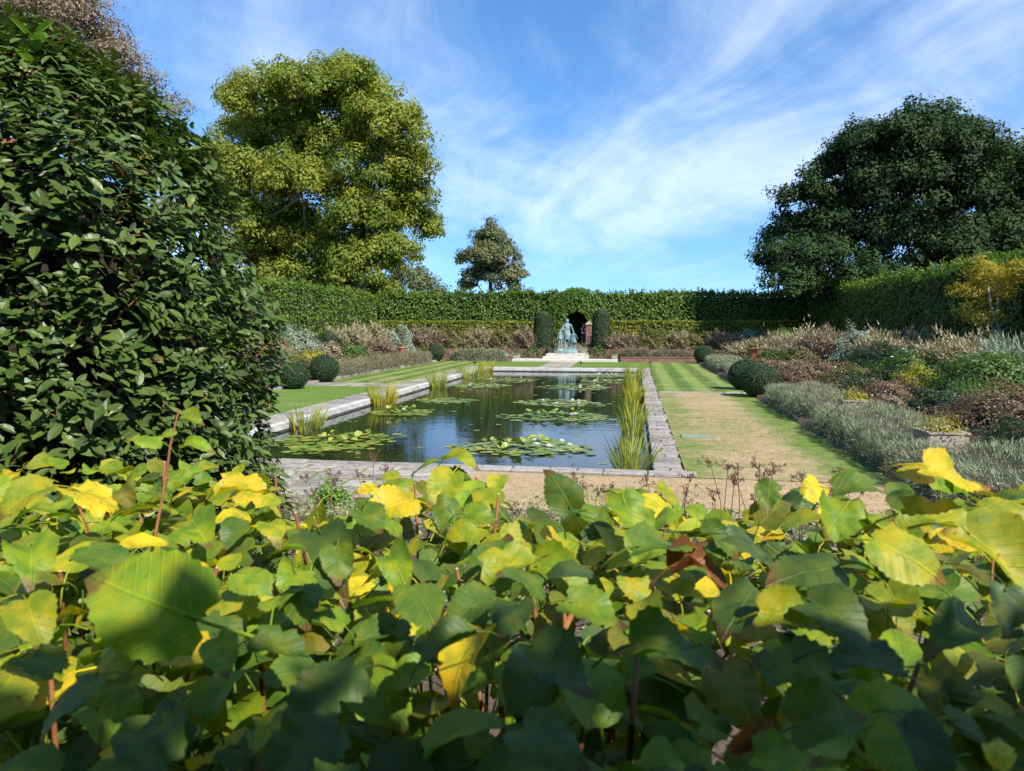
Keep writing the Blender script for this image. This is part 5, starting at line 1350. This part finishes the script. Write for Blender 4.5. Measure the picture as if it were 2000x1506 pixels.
reed(-.02, 23.2, .4, .8, 50, 'paler iris clump halfway along the right coping')
reed(.0, 28.6, .5, .8, 110, 'golden iris clump against the right coping', 'reed_gold')
reed(.0, 32.0, .35, .7, 40, 'short yellow iris clump behind the golden clump', 'reed_gold')
reed(.0, 36.6, .6, .9, 110, 'tall green iris clump far along the right coping')
reed(.0, 41.8, .65, .95, 110, 'green iris clump near the far right pool corner')

def pad_mesh(rise, seed):
    r_ = random.Random(seed)
    n = 14; V_ = [(0, 0, 0)]
    for k in range(n + 1):
        a = R(14) + (2 * math.pi - R(28)) * k / n
        rr_ = 1 + r_.uniform(-.03, .03)
        V_.append((rr_ * math.cos(a), rr_ * math.sin(a), rise * (.5 + .5 * math.sin(a * 2 + seed)) + r_.uniform(0, .04)))
    T_ = [(0, k + 1, k + 2) for k in range(n)]
    return np.array(V_), np.array(T_)
PADS = []
for k in range(8):
    V_, T_ = pad_mesh(.02 if k < 5 else .55, k)
    me = np_mesh('pad', V_, [T_], attrs={'tint': np.zeros(len(V_)), 'useobj': np.ones(len(V_))}); me.materials.append(M['lily']); PADS.append(me)
fl_g = Geo()
for ring, (n_, rr_, zz, tl) in enumerate(((10, .075, .035, .5), (8, .06, .05, .9), (6, .04, .06, 1.2))):
    for k in range(n_):
        a = 2 * math.pi * (k + ring * .4) / n_
        c_, s_ = math.cos(a), math.sin(a)
        fl_g.add([(.012 * c_, .012 * s_, .01), (rr_ * .6 * c_ - .016 * s_, rr_ * .6 * s_ + .016 * c_, zz * .8), (rr_ * c_, rr_ * s_, zz + rr_ * tl * .5), (rr_ * .6 * c_ + .016 * s_, rr_ * .6 * s_ - .016 * c_, zz * .8)], [(0, 3, 2, 1)])
FLW = fl_g.mesh('flower', attrs={'tint': np.full(fl_g.n, .4)}); FLW.materials.append(M['petal'])
def lily(x, y, rx, ry, n, raised, flowers, label, near=True):
    e = tag(empty('water_lily', (x, y, WZ)), label, 'water lily', 'water lilies floating on the pond')
    pl = []
    placed = []
    tries = 0
    while len(placed) < n and tries < n * 30:
        tries += 1
        a = rng.uniform(0, 6.28); q = math.sqrt(rng.random()) * (1.25 if rng.random() < .15 else 1)
        px, py = math.cos(a) * q * rx * (1 + .18 * math.sin(3 * a + x)), math.sin(a) * q * ry * (1 + .18 * math.cos(2 * a + y))
        r_ = rng.uniform(.085, .15)
        if x + px > PX1 - .15 or x + px < PX0 + .12: continue
        if any((px - c[0]) ** 2 + (py - c[1]) ** 2 < ((r_ + c[2]) * .5) ** 2 for c in placed): continue
        placed.append((px, py, r_, q))
    rest = []
    for i, (px, py, r_, q) in enumerate(placed):
        up_ = raised and q < .62 and rng.random() < .42
        k = rng.integers(5, 8) if up_ else rng.integers(0, 5)
        z = .008 + .004 * (i % 9) + (rng.uniform(.04, .2) if up_ else 0)
        tl = rng.normal(size=2) * (.2 if up_ else .012)
        if near:
            o = bpy.data.objects.new('pad', PADS[k]); COL.objects.link(o); o.parent = e
            o.location = (px, py, z); o.scale = (r_, r_, r_ * (1 if up_ else .6)); o.rotation_euler = (tl[0], tl[1], rng.uniform(0, 6.28))
        else: rest.append((px, py, z, r_))
    if rest:
        V_, T_ = pad_mesh(.03, 3)
        A_ = np.array(rest); nn = np.tile((0, 0, 1.0), (len(A_), 1)) + rng.normal(size=(len(A_), 3)) * .04
        me = leaf_mesh('pads', A_[:, :3], nn, A_[:, 3], np.clip(rng.normal(.45, .25, len(A_)), 0, 1), V_, [T_])
        link('pads', me, M['lily'], e)['kind'] = 'stuff'
    for k in range(flowers):
        a = rng.uniform(0, 6.28); q = math.sqrt(rng.random()) * .8
        o = bpy.data.objects.new('flower', FLW); COL.objects.link(o); o.parent = e
        o.location = (math.cos(a) * q * rx, math.sin(a) * q * ry, .1 if raised else .04); o.scale = (1.1,) * 3; o.rotation_euler = (rng.normal() * .2, rng.normal() * .2, a)
lily(-7.3, 17.1, 1.25, 1.35, 176, True, 0, 'dense water lily bed in the near left of the pond')
lily(-2.55, 17.15, 1.45, .95, 168, True, 6, 'dense white-flowered lily bed near the middle front')
lily(-7.7, 23.3, .95, .75, 96, True, 1, 'compact lily bed beside the golden left iris')
lily(-7.2, 27.4, 1.05, .8, 80, False, 0, 'flat lily patch past the golden left iris clump')
lily(-2.3, 23.1, 1.55, .95, 136, True, 3, 'green lily bed in the middle of the pond')
lily(-2.7, 27.3, 1.6, 1.1, 128, False, 5, 'flowering lily patch behind the middle lily bed')
lily(-2.7, 34.6, 1.6, 1.5, 144, False, 3, 'lily patch in front of the statue reflection', False)
lily(-1.9, 42.6, 1.5, 1.7, 144, False, 6, 'lily patch near the far right pool corner', False)
lily(-7.3, 34.4, 1.5, 1.1, 112, False, 3, 'lily patch left of the statue reflection', False)
lily(-6.7, 38.5, 1.6, 1.6, 112, False, 2, 'yellowish lily patch at the far left of the pond', False)
lily(-1.5, 38.5, 1.1, 1.5, 80, False, 4, 'narrow lily patch by the far right iris', False)
# single pads drifting between the beds
for k in range(150):
    yy = 14.2 + 31 * rng.random() ** 1.1
    xx = rng.uniform(-8.6, .0)
    o = bpy.data.objects.new('lily_pad', PADS[rng.integers(0, 5)]); COL.objects.link(o)
    zone = ('near' if yy < 22 else 'middle' if yy < 33 else 'far') + (' left' if xx < -6 else ' centre' if xx < -3 else ' right')
    tag(o, 'small single lily leaf floating apart on open water, ' + zone + ' of the pond', 'lily pad', 'single lily leaves drifting ' + zone)
    r_ = rng.uniform(.035, .11); o.location = (xx, yy, WZ + .004 + .000008 * k); o.scale = (r_, r_, r_ * .35); o.rotation_euler = (0, 0, rng.uniform(0, 6.28))

# ================================================================== laurel bush, near left
LC = np.array((-3.3, 3.25, 1.7)); LA = np.array((1.45, 1.1, 2.34)); LP = np.array((2.6, 2.3, 2.6))
def laurel_r(d):
    lo, hi = np.zeros(len(d)), np.full(len(d), 4.0)
    for _ in range(26):
        mid = (lo + hi) / 2
        f = ((np.abs(d * mid[:, None]) / LA) ** LP).sum(1)
        hi = np.where(f > 1, mid, hi); lo = np.where(f > 1, lo, mid)
    return lo
ns = 19000
d = unit(ns) * LA; d /= np.linalg.norm(d, axis=1, keepdims=True)
r_ = laurel_r(d)
p = LC + d * r_[:, None]
g_ = np.sign(d) * LP / LA * (np.abs(d * r_[:, None]) / LA) ** (LP - 1); g_ /= np.linalg.norm(g_, axis=1, keepdims=True)
ok = (p[:, 2] > 1.2) & (p[:, 0] > -4.4) & ((p[:, 1] < 3.9) | (p[:, 2] > 3.2))
ok &= rng.random(ns) < .54
p, g_ = p[ok], g_[ok]
lump = .05 * np.sin(p[:, 0] * 5.1 + 1) * np.sin(p[:, 2] * 4.3) + .05 * np.sin(p[:, 2] * 7 + p[:, 0] * 3 + p[:, 1] * 4)
p = p + g_ * (lump - rng.random(len(p)) ** 1.3 * .22)[:, None]
ax_ = g_ * .7 + np.array((0, 0, .75)) + unit(len(p)) * .55
ax_ /= np.linalg.norm(ax_, axis=1, keepdims=True)
LV, LF = [], []
k_ = 4
for j in range(k_ + 1):
    t = j / k_; w_ = .21 * (math.sin(math.pi * min(1, t * .96 + .02)) ** .75)
    z_ = -.16 * t * t
    if j in (0, k_): LV.append((0, t, z_))
    else: LV += [(-w_, t, z_ + .06), (0, t, z_), (w_, t, z_ + .06)]
LV = np.array(LV); LF3 = [(0, 3, 2), (0, 2, 1)]; LF4 = []
for j in range(k_ - 2):
    b_ = 1 + 3 * j
    LF4 += [(b_, b_ + 1, b_ + 4, b_ + 3), (b_ + 1, b_ + 2, b_ + 5, b_ + 4)]
b_ = 1 + 3 * (k_ - 2); LF3 += [(b_, b_ + 1, b_ + 3), (b_ + 1, b_ + 2, b_ + 3)]
LTF = [np.array(LF4), np.array(LF3)]
per = 8
nsh = len(p)
A = np.repeat(ax_, per, 0); B0 = np.repeat(p, per, 0); ki = np.tile(np.arange(per), nsh)
f1 = frames(A, np.repeat(unit(nsh), per, 0))
an = ki * 2.4 + rng.normal(size=len(ki)) * .25
rad = f1[:, 0] * np.cos(an)[:, None] + f1[:, 1] * np.sin(an)[:, None]
tdir = rad * rng.uniform(.6, 1.1, len(ki))[:, None] + A * (.25 + .14 * ki)[:, None]
pos = B0 + A * (ki * .014 - .03)[:, None]
nrm = A * 1.0 - rad * .35 + unit(len(ki)) * .25
ln = rng.uniform(.05, .104, len(ki)) * np.repeat(rng.uniform(.75, 1.15, nsh), per) * np.where(ki > 4, .8, 1)
fr = frames(nrm, tdir)
tn = np.clip(rng.normal(.42, .2, len(ki)) + np.where(ki > 4, .12, 0), 0, 1)
lau = tag(empty('laurel_bush', (-3.3, 3.25, 1.05)), 'large dark glossy laurel bush filling the left side', 'bush')
c0 = np.array(lau.location)
camp = np.array((0, 0, 2.66))
ctr = pos + fr[:, 1] * ln[:, None] * .5
vis = (ctr[:, 0] / ctr[:, 1] > -.93) & (ctr[:, 2] > 2.2)
depth_in = ((np.abs(ctr - LC) / LA) ** LP).sum(1)
score = np.linalg.norm(ctr - camp, axis=1) - .5 * np.abs((fr[:, 2] * (camp - ctr)).sum(1)) - .5 * depth_in + np.where(vis, 0, 50)
big = np.argsort(score)[:300]
isb = np.zeros(len(ki), bool); isb[big] = True
old = (~isb) & (rng.random(len(ki)) < .012)
rest = ~isb & ~old
V_, F_ = scatter(LV, LTF, pos[rest] - c0, fr[rest], ln[rest])
link('foliage', np_mesh('foliage', V_, F_, attrs={'tint': tint_arr(tn[rest], len(LV))}), M['laurel'], lau)['kind'] = 'stuff'
V_, F_ = scatter(LV, LTF, pos[old] - c0, fr[old], ln[old])
link('withered_leaves', np_mesh('withered_leaves', V_, F_, attrs={'tint': tint_arr(rng.random(old.sum()), len(LV))}), M['laurel_old'], lau)['kind'] = 'stuff'
LM = []
for k in range(3):
    v = LV.copy(); v[:, 2] += (-.10 + .10 * k) * v[:, 1] ** 2 + .02 * np.sin(v[:, 1] * 9 + k)
    me = np_mesh('leaf', v, LTF, attrs={'tint': np.full(len(v), -.08), 'useobj': np.full(len(v), .95)}); me.materials.append(M['laurel']); LM.append(me)
from mathutils import Matrix, Vector
def put(name, me, parent, loc, f, s_):
    o = bpy.data.objects.new(name, me); COL.objects.link(o); o.parent = parent
    m4 = Matrix([(f[0][0], f[1][0], f[2][0], loc[0]), (f[0][1], f[1][1], f[2][1], loc[1]), (f[0][2], f[1][2], f[2][2], loc[2]), (0, 0, 0, 1)])
    o.matrix_basis = m4 @ Matrix.Diagonal((s_, s_, s_, 1))
    return o
for q in big:
    put('leaf', LM[q % 3], lau, pos[q] - c0, fr[q], float(ln[q]) * 1.08)
# buds and twigs
nb = 900
ib = rng.integers(0, nsh, nb)
pb = np.repeat(p[ib], 6, 0) + np.repeat(ax_[ib], 6, 0) * rng.uniform(-.01, .05, nb * 6)[:, None] + rng.normal(size=(nb * 6, 3)) * .012
link('buds', leaf_mesh('buds', pb - c0, unit(nb * 6), .014 * rng.uniform(.7, 1.4, nb * 6), rng.random(nb * 6)), M['laurel_bud'], lau)['kind'] = 'stuff'
g = Geo()
for q in range(0, nsh, 9):
    b1_ = p[q] - ax_[q] * .05 - c0; b2_ = p[q] + ax_[q] * .03 - c0; b3_ = b1_ - g_[q] * .16 - (0, 0, .06)
    g.tube([b3_, b1_, b2_], [.005, .004, .0025], 4)
link('twigs', g.mesh('twigs'), M['twig'], lau)['kind'] = 'stuff'
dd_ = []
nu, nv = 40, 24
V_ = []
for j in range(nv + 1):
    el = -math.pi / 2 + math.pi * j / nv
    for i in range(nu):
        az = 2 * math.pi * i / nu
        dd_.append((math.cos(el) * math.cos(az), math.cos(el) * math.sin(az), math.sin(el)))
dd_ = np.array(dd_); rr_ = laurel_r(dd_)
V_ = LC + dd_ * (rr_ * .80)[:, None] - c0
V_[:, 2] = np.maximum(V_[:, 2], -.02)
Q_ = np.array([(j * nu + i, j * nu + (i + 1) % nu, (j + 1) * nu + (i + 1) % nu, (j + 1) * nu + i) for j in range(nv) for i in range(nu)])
link('branch_shade', np_mesh('branch_shade', V_, [Q_], True), M['core'], lau)
# young shoot above the top
g = Geo()
base = np.array((-2.72, 3.0, 3.72)) - c0
g.tube([base, base + (.04, 0, .12), base + (.05, 0, .25)], [.005, .004, .003], 5)
link('young_shoot', g.mesh('young_shoot'), M['twig'], lau)
yl = np_mesh('leaf', LV, LTF, attrs={'tint': np.full(len(LV), .5)}); foliage('laurel_young', [(.09, .19, .02), (.14, .26, .03), (.2, .3, .05)], trans=.35); yl.materials.append(M['laurel_young'])
for k in range(9):
    a_ = k * 2.4; up_ = .3 + .12 * k
    t_ = np.array((math.cos(a_), math.sin(a_), up_)); n_ = np.array((-math.cos(a_) * up_, -math.sin(a_) * up_, 1.0))
    f = frames(n_[None], t_[None])[0]
    put('leaf', yl, lau, base + np.array((.045, 0, .05 + .022 * k)), f, .13)

# ================================================================== lime hedge in the foreground
def lime_leaf_mesh(seed, rings=4, seg=44, fold=.1, droop=.2, curl=0.0, ripple=.03, torn=False, tip=1.0):
    r_ = np.random.default_rng(seed)
    V_, UV = [(0, .42, 0)], None
    ths = np.linspace(-math.pi, math.pi, seg + 1)[:-1] + math.pi / seg
    def rad_(th):
        a = abs(th)
        v = .47 + .045 * math.cos(2 * a) - .045 * math.cos(a)
        v += .12 * tip * math.exp(-(a / .42) ** 2) + .16 * tip * math.exp(-(a / .15) ** 2)
        v -= .17 * math.exp(-((math.pi - a) / .26) ** 2)
        return v
    lob = 1 + .03 * np.sin(ths * 3 + r_.uniform(0, 6)) + .02 * np.sin(ths * 7 + r_.uniform(0, 6))
    if torn:
        c = r_.uniform(-2.2, 2.2); lob = lob * (1 - .35 * np.exp(-((ths - c) / .18) ** 2))
    for ri in range(1, rings + 1):
        f = ri / rings
        for k, th in enumerate(ths):
            q = rad_(th) * f * (1 + (lob[k] - 1) * f)
            if ri == rings: q *= 1 + (.05 if k % 2 else -.02)
            V_.append((math.sin(th) * q, .42 + math.cos(th) * q, 0))
    V_ = np.array(V_)
    uv = V_.copy(); uv[:, 2] = 0
    x, y = V_[:, 0].copy(), V_[:, 1].copy()
    rr_ = np.sqrt(x ** 2 + (y - .42) ** 2); th = np.arctan2(x, y - .42)
    z = fold * np.abs(x) - droop * np.clip(y - .35, 0, 2) ** 2 * 1.2 - droop * .5 * rr_ ** 2
    z += ripple * .35 * rr_ * 2 * np.sin(th * 3 + r_.uniform(0, 6)) + ripple * 1.1 * np.sin(x * 7 + y * 4 + r_.uniform(0, 6)) * rr_ * 2 + ripple * .5 * np.sin(np.abs(x) * 16 - y * 20) * rr_
    asym = r_.normal() * .12
    z += asym * x * (1 + y)
    if curl:
        ang = curl * x * 2
        z = z + np.sign(curl) * (1 - np.cos(ang)) * .35; x = np.sin(ang) / (curl * 2) if abs(curl) > .01 else x
    P_ = np.stack([x, y, z], 1)
    T_ = [(0, 1 + k, 1 + (k + 1) % seg) for k in range(seg)]
    Q_ = [(1 + ri * seg + k, 1 + (ri + 1) * seg + k, 1 + (ri + 1) * seg + (k + 1) % seg, 1 + ri * seg + (k + 1) % seg) for ri in range(rings - 1) for k in range(seg)]
    # petiole
    tv, tq, tt = tube([(0, .12, z[0] - .0), (0, -.05, -.04), (.02, -.30, -.22), (.03, -.48, -.5)], [.014, .016, .016, .02], 5)
    nb_ = len(P_)
    P_ = np.concatenate([P_, tv]); uv = np.concatenate([uv, np.tile((0.0, 0.0, 0.0), (len(tv), 1))])
    Q_ = np.concatenate([np.array(Q_), tq + nb_]); T_ = np.concatenate([np.array(T_), tt + nb_])
    return P_, Q_, T_, uv
LIME = {'lime': (.17, .26, .015), 'yg': (.27, .30, .016), 'yellow': (.50, .40, .018), 'green': (.095, .16, .016), 'deep': (.065, .115, .016), 'blue': (.07, .12, .035), 'olive': (.15, .155, .016), 'dead': (.22, .08, .035)}
VAR = []
for k in range(16):
    P_, Q_, T_, uv = lime_leaf_mesh(100 + k, fold=(.05, .18, .35, .12)[k % 4], droop=(.15, .35, .1, .5)[(k // 2) % 4], curl=(0, 0, .8, 0, -.6, 0, 0, 1.3)[k % 8], ripple=.05 + .035 * (k % 3), torn=(k % 3 == 2))
    me = np_mesh('leaf', P_, [Q_, T_], True, {'leafuv': uv, 'useobj': np.ones(len(P_)), 'lcol': np.zeros((len(P_), 3))}); me.materials.append(M['lime_leaf']); VAR.append(me)
lime = tag(empty('lime_hedge', (0, 1.0, 1.05)), 'clipped lime hedge of heart-shaped yellow-green leaves across the foreground', 'hedge')
h0 = np.array(lime.location)
yaw, pit = R(9.496), R(4.677)
vr = np.array((math.cos(yaw), math.sin(yaw), 0)); vf = np.array((-math.sin(yaw), math.cos(yaw), 0)); vu = np.array((0, 0, 1.0))
def lime_put(pos, size, fac, roll, col, k, lateral=0.0):
    n_ = vu * math.cos(R(fac)) - vf * math.sin(R(fac)) + vr * lateral
    n_ = n_ / np.linalg.norm(n_)
    e1 = vr - vr.dot(n_) * n_; e1 /= np.linalg.norm(e1); e2 = np.cross(n_, e1)
    t_ = -e2 * math.cos(R(roll)) + e1 * math.sin(R(roll))
    x_ = np.cross(t_, n_)
    c_ = np.array(pos) - t_ * .42 * size
    o = put('leaf', VAR[k % len(VAR)], lime, c_ - h0, (x_, t_, n_), size)
    j = 1 + rng.normal() * .10
    o.color = (*[v * j for v in col], 1)
    return o
for i, (x, y, z, s_, fc, rl, cn) in enumerate(HERO):
    if cn == 'dead':
        o = lime_put((x, y, z), s_ * .9, fc, rl, LIME[cn], 7); o.scale = (o.scale[0] * .55, o.scale[1], o.scale[2] * 1.5)
    else: lime_put((x, y, z), s_ * ((.54 if y < .62 else .64) if i else .9), fc * (.68 if i else 1), rl, LIME[cn], (0, 1, 3, 5, 8, 9, 11, 13)[i % 8] if fc > 50 else i * 5 + 1, rng.normal() * .15)
def in_gap(x, y, z):
    # openings in the hedge top through which the garden shows
    q = x * vr + y * vf; dv = np.array((x, y, z - 2.66))
    f_ = vf * math.cos(pit) - vu * math.sin(pit); u_ = np.cross(vr, f_)
    dd = dv.dot(f_); a_, b_ = dv.dot(vr) / dd, dv.dot(u_) / dd
    px_, py_ = 1000 + 1430 * a_, 753 - 1430 * b_
    for (c0_, c1_, bot) in ((560, 690, 985), (1000, 1080, 985), (1140, 1170, 960), (1340, 1480, 965), (1540, 1730, 940)):
        if c0_ - 25 < px_ < c1_ + 25 and py_ < bot + 30: return True
    return False
nh = 300 - len(HERO)
cnt = 0
names = ['lime', 'yg', 'yellow', 'green', 'deep', 'blue', 'olive']
while cnt < nh:
    y = .50 + 1.0 * rng.random() ** .85
    hw = .74 * y + .12
    x = rng.uniform(-hw, hw) - .165 * y
    dpt = rng.random() ** 1.6 * .22
    z = 2.375 - .05 * max(0, y - .9) - dpt + rng.normal() * .015 + .03 * math.sin(x * 5 + y * 3)
    if in_gap(x, y, z): continue
    pw = np.array([.26, .28, .14, .16, .04, .03, .09]) if y > .72 else np.array([.24, .18, .06, .28, .08, .06, .10])
    cn = names[rng.choice(7, p=pw / pw.sum())]
    lime_put((x, y, z), rng.uniform(.038, .070), abs(rng.normal(14, 26)), rng.uniform(-180, 180), LIME[cn], int(rng.integers(0, 16)), rng.normal() * .45)
    cnt += 1
# leaves deeper in the hedge, joined
LOD = []
for k in range(6):
    P_, Q_, T_, uv = lime_leaf_mesh(300 + k, rings=2, seg=18, fold=.1 + .05 * k, droop=.15 + .08 * k)
    LOD.append((P_, Q_, T_, uv))
Vs_, Qs_, Ts_, Us_, Cs_ = [], [], [], [], []; off = 0
for i in range(3700):
    y = rng.uniform(.44, 1.55); hw = .95 * y + .4; x = rng.uniform(-hw, hw) - .165 * y
    z = 2.28 - rng.random() ** .8 * .85; n_ = unit(1)[0] * .8 + (0, -.25, .8)
    if i >= 1500:
        z = 2.375 - .05 * max(0, y - .9) - rng.random() * .14; n_ = unit(1)[0] * .55 + (0, -.15, .9)
        if in_gap(x, y, z): continue
    f = frames(n_[None])[0]; s_ = rng.uniform(.06, .115) if i < 1500 else rng.uniform(.032, .066)
    P_, Q_, T_, uv = LOD[i % 6]
    Vs_.append((P_ * s_) @ f + (np.array((x, y, z)) - h0)); Qs_.append(Q_ + off); Ts_.append(T_ + off); Us_.append(uv)
    cn = names[rng.choice(7, p=[.26, .14, .05, .33, .1, .05, .07] if (i < 1500 or y < .7) else [.27, .25, .12, .2, .05, .03, .08])]
    Cs_.append(np.tile(np.array(LIME[cn]) * (1 + rng.normal() * .12), (len(P_), 1))); off += len(P_)
link('inner_foliage', np_mesh('inner_foliage', np.concatenate(Vs_), [np.concatenate(Qs_), np.concatenate(Ts_)], True, {'leafuv': np.concatenate(Us_), 'lcol': np.concatenate(Cs_)}), M['lime_leaf'], lime)['kind'] = 'stuff'
# clipped stems
STEM = []
for k in range(6):
    g = Geo(); a_ = rng.normal(size=2) * .05; b_ = rng.normal(size=2) * .03
    g.tube([(0, 0, 0), (a_[0] * .5 + b_[0], a_[1] * .5, .5), (a_[0] * .8 + b_[0] * .3, a_[1] * .8, .86), (a_[0] * .82 + b_[0] * .3, a_[1] * .8, .90), (a_[0], a_[1] + b_[1], 1.0)], [.0050, .0040, .0034, .0040, .0028], 7)
    me = g.mesh('stem', True); me.materials.append(M['twig'])
    ge = Geo(); ge.lathe([(.001, 1.002), (.0025, 1.001)], (a_[0], a_[1] + b_[1], 0), 7)
    STEM.append((me, ge.mesh('cut_end')))
    STEM[-1][1].materials.append(M['twig_end'])
for i in range(120):
    y = rng.uniform(.5, 1.5); hw = .74 * y + .1; x = rng.uniform(-hw, hw) - .165 * y
    if in_gap(x, y, 2.36): continue
    me, mc = STEM[i % 6]
    o = bpy.data.objects.new('stem', me); COL.objects.link(o); o.parent = lime
    o.location = (x - h0[0], y - h0[1], .12); o.rotation_euler = (rng.normal() * .16, rng.normal() * .16, rng.uniform(0, 6.28)); sc = rng.uniform(.5, .95)
    o.scale = (sc, sc, 1.08 + rng.uniform(-.02, .15))
    c = bpy.data.objects.new('cut_end', mc); COL.objects.link(c); c.parent = o
g = Geo(); g.tube(np.array(SHOOT) - h0, np.linspace(.0024, .0012, len(SHOOT)), 6); link('young_stem', g.mesh('young_stem', True), M['twig'], lime)
# roof of the lime walk above and behind the viewer; its edge shades the near leaves
arch = tag(empty('lime_walk_roof', (0, -1.8, 1.05)), 'unseen leafy roof of the trained lime walk over the viewpoint, with added shading wall behind', 'hedge')
n = 11000
P = np.stack([rng.uniform(-5, 6.5, n), np.zeros(n), rng.uniform(3.22, 3.95, n)], 1)
# eave edge shaped along the sun's slope to place its shadow line
edge = .525 - (P[:, 2] - 2.38) * .70 + .07 * np.sin(P[:, 0] * 2.3) + np.clip(.34 * (P[:, 0] - 1.0), -.30, .25)
P[:, 1] = np.where(rng.random(n) < .45, rng.uniform(-3.2, 0, n) + edge, edge - rng.random(n) ** 1.8 * .7)
Pw = np.stack([rng.uniform(-5, 6.5, 5000), -2.35 + rng.normal(size=5000) * .12, rng.uniform(1.05, 3.5, 5000)], 1)  # unseen leafy wall behind the viewer, added to block sky light
P = np.concatenate([P, Pw]); n = len(P)
link('foliage', leaf_mesh('foliage', P - np.array(arch.location), unit(n) * .7 + (0, .2, .7), .13 * rng.uniform(.7, 1.2, n), np.clip(rng.normal(.4, .2, n), 0, 1)), M['hedge'], arch)['kind'] = 'stuff'
g = Geo(); g.box((.75, -.55, 2.62), (11, 2.2, .30)); g.box((.75, -.75, 1.2), (11, .3, 2.4))
for xx in (-4, -1.2, 1.6, 4.4): g.tube([(xx, -.5, -.05), (xx, -.5, 1.6), (xx, -.2, 2.3), (xx, .5, 2.5)], [.05, .045, .04, .03], 6)
link('branch_shade', g.mesh('branch_shade'), M['core'], arch)

# ------------------------------------------------------------------ dried flower heads beyond the hedge
def dried(x, y, h, n, label):
    z = float(zt(x, y))
    e = tag(empty('dried_stonecrop', (x, y, z)), label, 'plant', 'dried brown flower heads beyond the hedge')
    g = Geo(); P_, Nn_ = [], []
    for k in range(n):
        a, q = rng.uniform(0, 6.28), rng.random() * .16
        b_ = np.array((math.cos(a) * q * .5, math.sin(a) * q * .5, 0)); t_ = np.array((math.cos(a) * q * 1.6, math.sin(a) * q * 1.6, h * rng.uniform(.65, 1.05)))
        m_ = (b_ + t_) / 2 + rng.normal(size=3) * .02
        g.tube([b_, m_, t_], [.004, .0035, .0025], 5)
        for j in range(7):
            hd = t_ + rng.normal(size=3) * (.035, .035, .02) + (0, 0, -.01)
            g.tube([t_ - (0, 0, .06), hd], [.002, .0015], 3)
            P_.append(hd + rng.normal(size=(16, 3)) * .009); Nn_.append(unit(16))
    P_ = np.concatenate(P_); Nn_ = np.concatenate(Nn_)
    link('seed_heads', leaf_mesh('seed_heads', P_, Nn_, .014 * rng.uniform(.7, 1.3, len(P_)), rng.random(len(P_))), M['p_dead'], e)['kind'] = 'stuff'
    link('stalks', g.mesh('stalks'), M['p_stalk'], e)['kind'] = 'stuff'
    nl = 26
    p_ = rng.normal(size=(nl, 3)) * (.09, .09, .08); p_[:, 2] = np.abs(p_[:, 2]) + h * .25
    link('leaves', leaf_mesh('leaves', p_, unit(nl), .05 * rng.uniform(.6, 1.4, nl), rng.random(nl)), M['p_green'], e)['kind'] = 'stuff'
dried(.72, 5.6, .68, 6, 'tall dried brown flower heads, leftmost on the right side')
dried(.98, 5.7, .64, 7, 'dried brown flower heads second from left, right side')
dried(1.22, 5.6, .60, 6, 'branching dried brown flower heads in front of dry lawn')
dried(1.55, 5.9, .52, 5, 'low dried reddish heads left of the yellow leaf')
dried(-.35, 5.8, .50, 5, 'dried brown spike below the near right iris')
dried(.35, 6.0, .50, 6, 'dried reddish heads near the coping corner')
dried(2.35, 5.4, .55, 8, 'dried brown heads at the right under the lavender')
dried(2.75, 5.8, .5, 7, 'dried brown heads at the far right edge')
dried(-2.15, 5.9, .62, 3, 'single dark dried head against the near pool edge')
dried(-2.75, 6.2, .42, 4, 'dark dried heads left beside the small green shrub')
# short grass and straw on the near turf
n = 46000
xx, yy = rng.uniform(-4.0, 4.4, n), rng.uniform(10.4, 24, n)
ok = (yy < 12.9) | (xx > .98)
xx, yy = xx[ok], yy[ok]; n = len(xx)
mask = np.sin(xx * 1.9 + 1) * np.sin(yy * 1.3) + rng.normal(size=n) * .5 - ((xx > 3.3) * 1.2)
tn = np.clip(.62 + .25 * mask, 0, 1)
D_ = rng.normal(size=(n, 3)) * .8 + (0, 0, .9)
sz = np.stack([rng.uniform(.006, .011, n), rng.uniform(.025, .05, n), np.ones(n)], 1)
o = link('turf_blades', leaf_mesh('turf_blades', np.stack([xx, yy, np.full(n, -.002)], 1), rng.normal(size=(n, 3)), sz, tn, BLADE_V, BLADE_F, spin=D_), M['grass_blade'])
tag(o, 'short dry and green grass blades on the near turf', 'grass', kind='stuff')
